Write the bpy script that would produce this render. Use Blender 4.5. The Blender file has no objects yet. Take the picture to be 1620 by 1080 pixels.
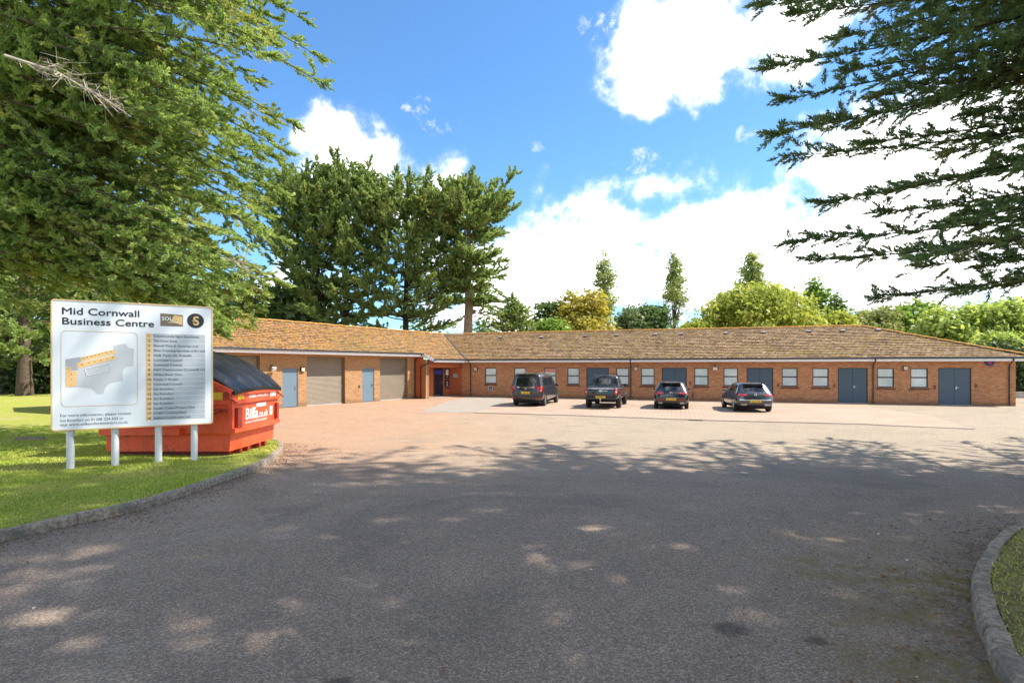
import bpy, math, random
import numpy as np
from mathutils import Vector, Matrix
from mathutils.bvhtree import BVHTree
from mathutils.geometry import tessellate_polygon

R = math.radians
S = bpy.context.scene
COL = S.collection
rnd = random.Random(7)
RNG = np.random.default_rng(11)

# ------------------------------------------------------------------ camera model
F, CX, HZ, CZ = 850.0, 810.0, 580.0, 1.7      # focal length in photo pixels, horizon, eye height
SL = 0.6 / 21.0                                # the yard falls gently away from the camera

def gz(y):
    return -SL * min(max(y, 0.0), 21.0)

def gpt(px, py, dz=0.0):
    d = py - HZ
    den = d - F * SL
    Y = F * (CZ - dz) / den if den > 1e-6 else 1e9
    if Y > 21:
        Y = F * (CZ + 0.6 - dz) / d
    return Vector(((px - CX) / F * Y, Y, gz(Y) + dz))

def at(px, py, Y):
    return Vector(((px - CX) / F * Y, Y, CZ - (py - HZ) / F * Y))

def zat(py, Y):
    return CZ - (py - HZ) / F * Y

def col_on_line(px, P, d):
    k = (px - CX) / F
    return (k * P.y - P.x) / (d.x - k * d.y)

# ------------------------------------------------------------------ materials
MATS = {}

def nt_new(name):
    m = bpy.data.materials.new(name)
    m.use_nodes = True
    nt = m.node_tree
    return m, nt, nt.nodes['Principled BSDF']

def node(nt, typ, **kw):
    n = nt.nodes.new(typ)
    for k, v in kw.items():
        if k.startswith('i_'):
            n.inputs[k[2:]].default_value = v
        else:
            setattr(n, k, v)
    return n

def mix(nt, fac, a, b, blend='MIX'):
    n = nt.nodes.new('ShaderNodeMix')
    n.data_type = 'RGBA'
    n.blend_type = blend
    for sock, v in ((n.inputs[0], fac), (n.inputs[6], a), (n.inputs[7], b)):
        if hasattr(v, 'links') or isinstance(v, bpy.types.NodeSocket):
            nt.links.new(v, sock)
        elif isinstance(v, (int, float)):
            sock.default_value = v
        else:
            sock.default_value = (v[0], v[1], v[2], 1)
    return n.outputs[2]

def math_(nt, op, a, b=None, c=None, clamp=False):
    n = nt.nodes.new('ShaderNodeMath')
    n.operation = op
    n.use_clamp = clamp
    for i, v in enumerate((a, b, c)):
        if v is None:
            continue
        if isinstance(v, bpy.types.NodeSocket):
            nt.links.new(v, n.inputs[i])
        else:
            n.inputs[i].default_value = v
    return n.outputs[0]

def ramp(nt, fac, lo, hi):
    n = nt.nodes.new('ShaderNodeMapRange')
    n.interpolation_type = 'SMOOTHSTEP'
    nt.links.new(fac, n.inputs['Value'])
    n.inputs['From Min'].default_value = lo
    n.inputs['From Max'].default_value = hi
    return n.outputs['Result']

def noise(nt, coord, scale, detail=4, rough=.55, dist=0.0):
    n = nt.nodes.new('ShaderNodeTexNoise')
    n.inputs['Scale'].default_value = scale
    n.inputs['Detail'].default_value = detail
    n.inputs['Roughness'].default_value = rough
    n.inputs['Distortion'].default_value = dist
    if coord is not None:
        nt.links.new(coord, n.inputs['Vector'])
    return n.outputs['Fac']

def bump(nt, h, strength, dist, bsdf):
    b = nt.nodes.new('ShaderNodeBump')
    b.inputs['Strength'].default_value = strength
    b.inputs['Distance'].default_value = dist
    nt.links.new(h, b.inputs['Height'])
    nt.links.new(b.outputs[0], bsdf.inputs['Normal'])

def plain(name, c, rough=.5, metal=0.0, var=.12, scale=3.0, spec=.5, coat=0.0, bmp=0.0):
    m, nt, b = nt_new(name)
    tc = node(nt, 'ShaderNodeTexCoord')
    n1 = noise(nt, tc.outputs['Object'], scale, 5, .6)
    n2 = noise(nt, tc.outputs['Object'], scale * 9, 3, .6)
    f = math_(nt, 'ADD', math_(nt, 'MULTIPLY', n1, .65), math_(nt, 'MULTIPLY', n2, .35))
    dark = [x * (1 - var) for x in c]
    lite = [min(1, x * (1 + var)) for x in c]
    nt.links.new(mix(nt, ramp(nt, f, .3, .7), dark, lite), b.inputs['Base Color'])
    b.inputs['Roughness'].default_value = rough
    r2 = math_(nt, 'ADD', math_(nt, 'MULTIPLY', n1, .15), rough - .07, clamp=True)
    nt.links.new(r2, b.inputs['Roughness'])
    b.inputs['Metallic'].default_value = metal
    b.inputs['Specular IOR Level'].default_value = spec
    b.inputs['Coat Weight'].default_value = coat
    b.inputs['Coat Roughness'].default_value = .04
    if bmp:
        bump(nt, n2, bmp, .01, b)
    MATS[name] = m
    return m

def brick_mat(name, c1, c2, cm, w=.225, h=.075, mortar=.012, soot=.25, red=None):
    m, nt, b = nt_new(name)
    uv = node(nt, 'ShaderNodeUVMap')
    g = node(nt, 'ShaderNodeTexCoord')
    br = node(nt, 'ShaderNodeTexBrick')
    nt.links.new(uv.outputs[0], br.inputs['Vector'])
    br.inputs['Scale'].default_value = 1
    br.inputs['Brick Width'].default_value = w
    br.inputs['Row Height'].default_value = h
    br.inputs['Mortar Size'].default_value = mortar / 2
    br.inputs['Mortar Smooth'].default_value = .2
    br.inputs['Color1'].default_value = (*c1, 1)
    br.inputs['Color2'].default_value = (*c2, 1)
    br.inputs['Mortar'].default_value = (*cm, 1)
    n1 = noise(nt, g.outputs['Object'], .9, 6, .6)
    n2 = noise(nt, g.outputs['Object'], 14, 3, .6)
    c = mix(nt, math_(nt, 'MULTIPLY', ramp(nt, n2, .35, .7), .5), br.outputs[0], [x * .6 for x in c1])
    c = mix(nt, math_(nt, 'MULTIPLY', ramp(nt, n1, .45, .75), soot), c, [x * .45 for x in c1])
    # damp, darker courses near the ground (a real stain of uneven height)
    sep = node(nt, 'ShaderNodeSeparateXYZ')
    nt.links.new(uv.outputs[0], sep.inputs[0])
    hgt = math_(nt, 'ADD', sep.outputs['Y'], math_(nt, 'MULTIPLY', math_(nt, 'SUBTRACT', n1, .5), .7))
    damp = math_(nt, 'SUBTRACT', 1.0, ramp(nt, hgt, .08, .34))
    c = mix(nt, math_(nt, 'MULTIPLY', damp, .4), c, [.06, .045, .035])
    nt.links.new(c, b.inputs['Base Color'])
    b.inputs['Roughness'].default_value = .9
    b.inputs['Specular IOR Level'].default_value = .2
    bump(nt, br.outputs['Fac'], -.5, .006, b)
    MATS[name] = m
    return m

def build_materials():
    brick_mat('red_brick', (.58, .25, .11), (.36, .135, .06), (.50, .39, .26))
    brick_mat('buff_brick', (.43, .24, .11), (.31, .15, .066), (.44, .34, .22), soot=.2)
    brick_mat('porch_bounce_brick', (.50, .13, .05), (.42, .10, .04), (.40, .18, .10), soot=.08)  # redder brick: warm bounced light in the porch put into the colour
    plain('white_trim', (.84, .82, .83), .45, var=.06)
    plain('black_plastic', (.018, .018, .02), .4, var=.2)
    plain('brown_frame', (.016, .011, .010), .4, var=.15)
    plain('blue_door', (.055, .088, .125), .38, var=.04)
    plain('sunlit_blue_door', (.13, .19, .24), .42, var=.05)  # office door paint, with the sunlight on this wing put into its colour
    plain('chrome', (.7, .7, .7), .18, 1.0, .05)
    plain('galv', (.52, .53, .54), .42, .6, .1)
    plain('post_grey', (.60, .62, .64), .45, .2, .1)
    plain('shutter', (.20, .165, .12), .42, .25, .08)
    plain('cream_box', (.62, .52, .36), .5, var=.06)
    plain('sill_brick', (.12, .055, .04), .75, var=.25, scale=12)
    plain('lead', (.06, .06, .062), .6, var=.2)
    plain('ridge_lichen', (.50, .24, .06), .9, var=.45, scale=6, bmp=.5)
    plain('sign_white', (.71, .745, .785), .32, var=.03)
    plain('sign_edge', (.68, .48, .26), .4, .2, .1)
    plain('ink', (.018, .022, .026), .5, var=.05)
    plain('ink_blue', (.03, .045, .075), .5, var=.05)
    plain('sign_grey', (.50, .52, .55), .45, var=.04)
    plain('sign_dark_grey', (.36, .37, .40), .45, var=.04)
    plain('row_grey', (.40, .435, .48), .42, var=.05)
    plain('row_orange', (.72, .46, .20), .45, var=.05)
    plain('sign_line', (.62, .44, .25), .5, var=.05)
    plain('logo_bronze', (.20, .145, .10), .35, .4, .35, 9)
    plain('gold', (.72, .47, .19), .3, .3, .1)
    plain('skip_orange', (.78, .088, .028), .45, var=.16, scale=1.6, coat=.15)
    plain('skip_dark', (.28, .03, .012), .5, var=.1)
    plain('lid_black', (.012, .013, .015), .30, var=.25, scale=5)
    plain('label_yellow', (.85, .55, .03), .45, var=.05)
    plain('label_white', (.8, .8, .78), .45, var=.04)
    plain('rubber', (.015, .015, .016), .75, var=.2)
    plain('dark_void', (.008, .008, .008), .9, var=.05)
    plain('alloy', (.45, .46, .48), .28, .9, .08)
    plain('alloy_dark', (.10, .10, .11), .3, .8, .08)
    plain('lamp_red', (.42, .012, .012), .12, var=.1, coat=.6)
    plain('lamp_clear', (.6, .5, .47), .15, var=.1, coat=.6)
    plain('plate_yellow', (.85, .52, .02), .4, var=.04)
    plain('car_glass', (.010, .013, .014), .04, spec=.9, var=.1)
    plain('car_van', (.030, .031, .032), .28, .3, .06, coat=.9)
    plain('car_black', (.014, .014, .016), .25, .2, .06, coat=1.0)
    plain('car_grey', (.045, .05, .058), .28, .4, .06, coat=.9)
    plain('car_blue_grey', (.05, .058, .07), .25, .45, .06, coat=1.0)
    
    plain('bark', (.095, .065, .045), .95, var=.5, scale=5, bmp=1.0)
    plain('pale_bark', (.30, .22, .14), .95, var=.35, scale=4, bmp=1.0)
    plain('dead_twig', (.42, .36, .30), .9, var=.3, scale=4)
    plain('dark_bark', (.045, .034, .025), .95, var=.5, scale=5, bmp=1.0)
    plain('fence_teal', (.06, .24, .20), .6, var=.15)
    plain('timber', (.22, .17, .12), .85, var=.35, scale=9, bmp=.5)
    plain('litter', (.55, .50, .40), .8, var=.5, scale=30)
    plain('leaf_litter', (.16, .085, .035), .85, var=.6, scale=30)
    plain('iron', (.05, .045, .04), .6, .5, .3)
    plain('alarm_blue', (.02, .02, .14), .35, var=.05)
    plain('alarm_red', (.5, .03, .03), .4, var=.05)
    plain('blue_lit_sign', (.03, .05, .40), .3, var=.1)
    plain('poster_red', (.65, .22, .17), .5, var=.15)
    plain('garden_wall', (.38, .34, .28), .9, var=.25, scale=3)

    m, nt, b = nt_new('kerb_stone')
    tc = node(nt, 'ShaderNodeTexCoord')
    o = tc.outputs['Object']
    k1, k2, k3 = noise(nt, o, 1.3, 5, .65), noise(nt, o, 22, 4, .7), noise(nt, o, 5, 4, .7)
    c = mix(nt, ramp(nt, k2, .38, .62), (.16, .124, .09), (.33, .27, .20))
    c = mix(nt, math_(nt, 'MULTIPLY', ramp(nt, k1, .5, .62), .6), c, (.10, .09, .078))
    c = mix(nt, math_(nt, 'MULTIPLY', ramp(nt, math_(nt, 'ADD', math_(nt, 'MULTIPLY', k3, .4), math_(nt, 'MULTIPLY', k1, .7)), .645, .70), .7), c, (.30, .22, .045))
    nt.links.new(c, b.inputs['Base Color'])
    b.inputs['Roughness'].default_value = .92
    bump(nt, math_(nt, 'ADD', k2, k3), .35, .01, b)
    MATS['kerb_stone'] = m

    # painted steel of the waste container: scuffs, rust freckles, grime towards seams
    m = MATS['skip_orange']
    nt = m.node_tree
    b = nt.nodes['Principled BSDF']
    src = b.inputs['Base Color'].links[0].from_socket
    tc = node(nt, 'ShaderNodeTexCoord')
    o = tc.outputs['Object']
    mp = node(nt, 'ShaderNodeMapping')
    mp.inputs['Scale'].default_value = (5, 5, .9)
    nt.links.new(o, mp.inputs['Vector'])
    r1, r2, r3 = noise(nt, o, 3.2, 7, .75), noise(nt, mp.outputs[0], 1.6, 6, .7), noise(nt, o, 21, 4, .7)
    c = mix(nt, math_(nt, 'MULTIPLY', ramp(nt, r2, .50, .64), .42), src, (.40, .06, .03))
    c = mix(nt, math_(nt, 'MULTIPLY', ramp(nt, math_(nt, 'ADD', math_(nt, 'MULTIPLY', r1, .7), math_(nt, 'MULTIPLY', r3, .35)), .60, .64), .75), c, (.12, .05, .03))
    c = mix(nt, math_(nt, 'MULTIPLY', ramp(nt, r3, .60, .68), .35), c, (.85, .28, .14))
    nt.links.new(c, b.inputs['Base Color'])
    bump(nt, r1, .35, .03, b)

    # obscured window panes: pale blind behind glass
    m, nt, b = nt_new('window_pane')
    uv = node(nt, 'ShaderNodeUVMap')
    tc = node(nt, 'ShaderNodeTexCoord')
    w = node(nt, 'ShaderNodeTexWave')
    w.inputs['Scale'].default_value = 3.2
    w.inputs['Distortion'].default_value = 2.5
    w.inputs['Detail'].default_value = 2
    nt.links.new(uv.outputs[0], w.inputs['Vector'])
    n1 = noise(nt, tc.outputs['Object'], 1.6, 3)
    f = math_(nt, 'ADD', math_(nt, 'MULTIPLY', w.outputs['Fac'], .25), math_(nt, 'MULTIPLY', n1, .9))
    oi = node(nt, 'ShaderNodeObjectInfo')
    cw = mix(nt, ramp(nt, f, .2, .9), (.44, .52, .52), (.74, .78, .78))
    nt.links.new(mix(nt, math_(nt, 'MULTIPLY', oi.outputs['Random'], .32), cw, (.30, .38, .40)), b.inputs['Base Color'])
    b.inputs['Roughness'].default_value = .6
    b.inputs['Coat Weight'].default_value = 1
    b.inputs['Coat Roughness'].default_value = .02
    MATS['window_pane'] = m

    # dark entrance glass
    m, nt, b = nt_new('door_glass')
    b.inputs['Base Color'].default_value = (.02, .02, .035, 1)
    b.inputs['Roughness'].default_value = .05
    MATS['door_glass'] = m

    # roof tiles: courses are real steps; tile joints, lichen and moss here
    m, nt, b = nt_new('roof_tile')
    uv = node(nt, 'ShaderNodeUVMap')
    tc = node(nt, 'ShaderNodeTexCoord')
    br = node(nt, 'ShaderNodeTexBrick')
    br.offset = .5
    nt.links.new(uv.outputs[0], br.inputs['Vector'])
    br.inputs['Scale'].default_value = 1
    br.inputs['Brick Width'].default_value = .30
    br.inputs['Row Height'].default_value = .32
    br.inputs['Mortar Size'].default_value = .016
    br.inputs['Mortar Smooth'].default_value = .3
    br.inputs['Color1'].default_value = (.315, .215, .127, 1)
    br.inputs['Color2'].default_value = (.115, .075, .046, 1)
    br.inputs['Mortar'].default_value = (.035, .026, .02, 1)
    o = tc.outputs['Object']
    big = noise(nt, o, .22, 4, .6)
    mid = noise(nt, o, 2.3, 5, .7)
    fine = noise(nt, o, 9.0, 4, .7)
    sep = node(nt, 'ShaderNodeSeparateXYZ')
    nt.links.new(o, sep.inputs[0])
    # lichen grows more toward the left wing (real growth, fixed to the roof)
    side = ramp(nt, math_(nt, 'ADD', sep.outputs['X'], math_(nt, 'MULTIPLY', big, 14.0)), 16.0, -2.0)
    lich = math_(nt, 'MULTIPLY', ramp(nt, math_(nt, 'ADD', math_(nt, 'MULTIPLY', fine, .6), math_(nt, 'MULTIPLY', mid, .45)), .49, .58),
                 math_(nt, 'ADD', math_(nt, 'MULTIPLY', side, .68), .20))
    c = mix(nt, lich, br.outputs[0], (.44, .205, .05))
    pale = math_(nt, 'MULTIPLY', ramp(nt, noise(nt, o, 6.5, 4, .85), .53, .60), .72)
    c = mix(nt, math_(nt, 'MULTIPLY', pale, math_(nt, 'SUBTRACT', .8, math_(nt, 'MULTIPLY', side, .5))), c, (.52, .40, .25))
    moss = math_(nt, 'MULTIPLY', ramp(nt, math_(nt, 'ADD', math_(nt, 'MULTIPLY', mid, .75), math_(nt, 'MULTIPLY', big, .35)), .555, .66), .55)
    c = mix(nt, moss, c, (.20, .15, .03))
    spk = math_(nt, 'MULTIPLY', ramp(nt, noise(nt, o, 6.0, 4, .85), .54, .61), .72)
    c = mix(nt, spk, c, (.06, .045, .033))
    nt.links.new(c, b.inputs['Base Color'])
    b.inputs['Roughness'].default_value = .95
    b.inputs['Specular IOR Level'].default_value = .15
    hsum = math_(nt, 'ADD', math_(nt, 'MULTIPLY', br.outputs['Fac'], -1.0), math_(nt, 'MULTIPLY', fine, 1.2))
    bump(nt, hsum, .8, .03, b)
    MATS['roof_tile'] = m

    # asphalt: worn pinkish-grey aggregate
    m, nt, b = nt_new('asphalt')
    tc = node(nt, 'ShaderNodeTexCoord')
    o = tc.outputs['Object']
    sep = node(nt, 'ShaderNodeSeparateXYZ')
    nt.links.new(o, sep.inputs[0])
    big = noise(nt, o, .16, 5, .6)
    mid = noise(nt, o, 1.1, 6, .65)
    grain = noise(nt, o, 75, 5, .85)
    vor = node(nt, 'ShaderNodeTexVoronoi')
    vor.inputs['Scale'].default_value = 80
    nt.links.new(o, vor.inputs['Vector'])
    # old red tarmac near the workshop doors, tan further right, near part darker, tree shade put into its colour
    far = ramp(nt, math_(nt, 'ADD', sep.outputs['Y'], math_(nt, 'MULTIPLY', big, 9.0)), 11.0, 19.0)
    left = ramp(nt, math_(nt, 'ADD', sep.outputs['X'], math_(nt, 'MULTIPLY', big, 8.0)), 8.0, -3.0)
    cfar = mix(nt, left, (.315, .25, .178), (.375, .215, .125))
    c = mix(nt, far, (.255, .192, .145), cfar)
    c = mix(nt, math_(nt, 'MULTIPLY', ramp(nt, mid, .45, .66), .22), c, (.12, .10, .085))
    pt_ = noise(nt, o, .42, 6, .7, .6)
    c = mix(nt, math_(nt, 'MULTIPLY', ramp(nt, pt_, .50, .60), .10), c, (.42, .33, .25))
    c = mix(nt, math_(nt, 'MULTIPLY', ramp(nt, pt_, .46, .36), .14), c, (.13, .105, .085))
    c = mix(nt, math_(nt, 'MULTIPLY', ramp(nt, grain, .50, .64), .50), c, (.46, .41, .35))
    c = mix(nt, math_(nt, 'MULTIPLY', ramp(nt, grain, .49, .36), .70), c, (.055, .050, .046))
    near_ = math_(nt, 'SUBTRACT', 1.0, far)
    w1 = noise(nt, o, .30, 6, .68, 1.2)
    c = mix(nt, math_(nt, 'MULTIPLY', math_(nt, 'MULTIPLY', ramp(nt, w1, .50, .62), near_), .38), c, (.13, .108, .09))
    c = mix(nt, math_(nt, 'MULTIPLY', math_(nt, 'MULTIPLY', ramp(nt, w1, .46, .36), near_), .30), c, (.34, .28, .22))
    sv_ = node(nt, 'ShaderNodeSeparateColor')
    nt.links.new(vor.outputs['Color'], sv_.inputs[0])
    st_ = math_(nt, 'ADD', .77, math_(nt, 'MULTIPLY', math_(nt, 'POWER', sv_.outputs[0], 2.2), .72))
    cs_ = node(nt, 'ShaderNodeCombineColor')
    for k_ in range(3):
        nt.links.new(st_, cs_.inputs[k_])
    c = mix(nt, 1.0, c, cs_.outputs[0], 'MULTIPLY')
    spot = math_(nt, 'MULTIPLY', ramp(nt, noise(nt, o, .55, 3, .5), .70, .76), .55)
    c = mix(nt, spot, c, (.05, .045, .04))
    # mossy, needle-strewn margin by the right kerb
    dx = math_(nt, 'SUBTRACT', sep.outputs['X'], 3.6)
    dy = math_(nt, 'SUBTRACT', sep.outputs['Y'], 3.2)
    dd = math_(nt, 'SQRT', math_(nt, 'ADD', math_(nt, 'MULTIPLY', dx, dx), math_(nt, 'MULTIPLY', math_(nt, 'MULTIPLY', dy, dy), .35)))
    mm = ramp(nt, math_(nt, 'ADD', dd, math_(nt, 'MULTIPLY', math_(nt, 'SUBTRACT', mid, .5), 2.4)), 1.9, .5)
    c = mix(nt, math_(nt, 'MULTIPLY', mm, math_(nt, 'ADD', math_(nt, 'MULTIPLY', ramp(nt, noise(nt, o, 5, 5, .7), .42, .58), .75), .15)), c, (.17, .125, .036))
    for sx_, sy_, sr_ in ((1.51, 3.70, .16), (-1.0, 3.02, .13), (2.0, 3.55, .10)):
        ex_ = math_(nt, 'SUBTRACT', sep.outputs['X'], sx_)
        ey_ = math_(nt, 'SUBTRACT', sep.outputs['Y'], sy_)
        ed_ = math_(nt, 'SQRT', math_(nt, 'ADD', math_(nt, 'MULTIPLY', ex_, ex_), math_(nt, 'MULTIPLY', ey_, ey_)))
        ed_ = math_(nt, 'ADD', ed_, math_(nt, 'MULTIPLY', math_(nt, 'SUBTRACT', noise(nt, o, 9, 4, .7), .5), .22))
        c = mix(nt, math_(nt, 'MULTIPLY', ramp(nt, ed_, sr_, sr_ * .35), .6), c, (.035, .032, .028))
    nt.links.new(c, b.inputs['Base Color'])
    b.inputs['Roughness'].default_value = .92
    b.inputs['Specular IOR Level'].default_value = .25
    bump(nt, math_(nt, 'ADD', grain, math_(nt, 'MULTIPLY', vor.outputs['Distance'], .6)), .7, .012, b)
    MATS['asphalt'] = m

    # block paving and concrete
    m, nt, b = nt_new('block_paving')
    tc = node(nt, 'ShaderNodeTexCoord')
    mp = node(nt, 'ShaderNodeMapping')
    mp.inputs['Rotation'].default_value = (0, 0, R(17.4))
    nt.links.new(tc.outputs['Object'], mp.inputs['Vector'])
    br = node(nt, 'ShaderNodeTexBrick')
    nt.links.new(mp.outputs[0], br.inputs['Vector'])
    br.inputs['Scale'].default_value = 1
    br.inputs['Brick Width'].default_value = .42
    br.inputs['Row Height'].default_value = .21
    br.inputs['Mortar Size'].default_value = .022
    br.inputs['Color1'].default_value = (.39, .285, .205, 1)
    br.inputs['Color2'].default_value = (.335, .23, .165, 1)
    br.inputs['Mortar'].default_value = (.18, .12, .08, 1)
    n1 = noise(nt, tc.outputs['Object'], .6, 5, .65)
    n2 = noise(nt, tc.outputs['Object'], 12, 4, .7)
    c = mix(nt, math_(nt, 'MULTIPLY', ramp(nt, n1, .35, .7), .55), br.outputs[0], (.40, .30, .215))
    c = mix(nt, math_(nt, 'MULTIPLY', ramp(nt, n2, .55, .75), .5), c, (.16, .11, .07))
    nt.links.new(c, b.inputs['Base Color'])
    b.inputs['Roughness'].default_value = .9
    bump(nt, br.outputs['Fac'], -.4, .006, b)
    MATS['block_paving'] = m
    plain('grey_concrete', (.275, .235, .19), .9, var=.12, scale=1.5, bmp=.3)
    plain('drain_grey', (.10, .082, .066), .85, var=.3, scale=4, bmp=.3)

    # lawn soil/turf base
    m, nt, b = nt_new('lawn')
    tc = node(nt, 'ShaderNodeTexCoord')
    o = tc.outputs['Object']
    a1 = noise(nt, o, .5, 5, .65)
    a2 = noise(nt, o, 6, 5, .75)
    a3 = noise(nt, o, 60, 3, .8)
    c = mix(nt, ramp(nt, a2, .3, .7), (.22, .27, .045), (.42, .41, .09))
    c = mix(nt, math_(nt, 'MULTIPLY', ramp(nt, a1, .5, .66), .7), c, (.42, .34, .16))
    c = mix(nt, math_(nt, 'MULTIPLY', ramp(nt, a3, .55, .35), .5), c, (.09, .11, .025))
    nt.links.new(c, b.inputs['Base Color'])
    b.inputs['Roughness'].default_value = 1
    b.inputs['Specular IOR Level'].default_value = .1
    bump(nt, math_(nt, 'ADD', a3, a2), .9, .03, b)
    MATS['lawn'] = m
    m2 = m.copy()
    m2.name = 'verge'
    nt2 = m2.node_tree
    mixes = [n for n in nt2.nodes if n.bl_idname == 'ShaderNodeMix']
    mixes[0].inputs[6].default_value = (.14, .11, .05, 1)
    mixes[0].inputs[7].default_value = (.34, .30, .12, 1)
    MATS['verge'] = m2

def foliage(name, dark, lite, tip, trans=.3, scale=1.2, tipamt=.5):
    m = bpy.data.materials.new(name)
    m.use_nodes = True
    nt = m.node_tree
    nt.nodes.clear()
    out = node(nt, 'ShaderNodeOutputMaterial')
    at_ = node(nt, 'ShaderNodeAttribute', attribute_name='var')
    tc = node(nt, 'ShaderNodeTexCoord')
    n1 = noise(nt, tc.outputs['Object'], scale, 3, .6)
    v = at_.outputs['Fac']
    f = math_(nt, 'ADD', math_(nt, 'MULTIPLY', v, .55), math_(nt, 'MULTIPLY', n1, .5))
    c = mix(nt, ramp(nt, f, .2, .85), dark, lite)
    n2 = noise(nt, tc.outputs['Object'], scale * .7, 4, .6)
    t = math_(nt, 'MULTIPLY', ramp(nt, math_(nt, 'ADD', n2, math_(nt, 'MULTIPLY', v, .18)), .62, .76), tipamt)
    c = mix(nt, t, c, tip)
    d = node(nt, 'ShaderNodeBsdfDiffuse')
    tr = node(nt, 'ShaderNodeBsdfTranslucent')
    gl = node(nt, 'ShaderNodeBsdfGlossy')
    gl.inputs['Roughness'].default_value = .45
    nt.links.new(c, d.inputs['Color'])
    tcx = mix(nt, .5, c, (lite[0] * 1.2, lite[1] * 1.2, lite[2] * .6))
    nt.links.new(tcx, tr.inputs['Color'])
    ms = node(nt, 'ShaderNodeMixShader')
    ms.inputs[0].default_value = trans
    nt.links.new(d.outputs[0], ms.inputs[1])
    nt.links.new(tr.outputs[0], ms.inputs[2])
    m2 = node(nt, 'ShaderNodeMixShader')
    m2.inputs[0].default_value = .03
    nt.links.new(ms.outputs[0], m2.inputs[1])
    nt.links.new(gl.outputs[0], m2.inputs[2])
    nt.links.new(m2.outputs[0], out.inputs['Surface'])
    MATS[name] = m

build_materials()
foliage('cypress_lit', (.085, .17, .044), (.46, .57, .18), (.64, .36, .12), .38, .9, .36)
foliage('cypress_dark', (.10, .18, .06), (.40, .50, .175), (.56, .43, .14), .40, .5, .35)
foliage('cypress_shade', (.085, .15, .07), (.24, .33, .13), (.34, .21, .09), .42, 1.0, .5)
foliage('leaf_yellow', (.21, .27, .045), (.47, .50, .09), (.56, .47, .09), .42, .5, .4)
foliage('leaf_light', (.21, .31, .06), (.50, .57, .15), (.62, .56, .16), .5, .5, .3)
foliage('leaf_mid', (.09, .18, .03), (.26, .38, .06), (.36, .36, .07), .4, .5, .3)
foliage('leaf_dark', (.065, .12, .035), (.17, .26, .07), (.22, .24, .06), .32, .5, .3)
foliage('leaf_ochre', (.32, .29, .05), (.50, .43, .07), (.48, .26, .06), .38, .5, .5)
foliage('leaf_grey', (.10, .16, .07), (.24, .30, .13), (.26, .22, .10), .32, .5, .3)
foliage('leaf_poplar', (.16, .21, .065), (.40, .46, .15), (.40, .30, .15), .42, .5, .4)
foliage('leaf_olive', (.17, .20, .06), (.38, .41, .14), (.42, .36, .15), .38, .5, .3)
foliage('grass', (.20, .30, .035), (.46, .52, .09), (.62, .52, .20), .35, .8, .7)
foliage('verge_grass', (.24, .27, .05), (.48, .46, .13), (.60, .47, .22), .35, 1.4, .9)
foliage('hedge_dark', (.035, .065, .022), (.10, .14, .045), (.08, .08, .03), .25, .5, .3)

# ------------------------------------------------------------------ mesh building
ORG = {}

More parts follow.
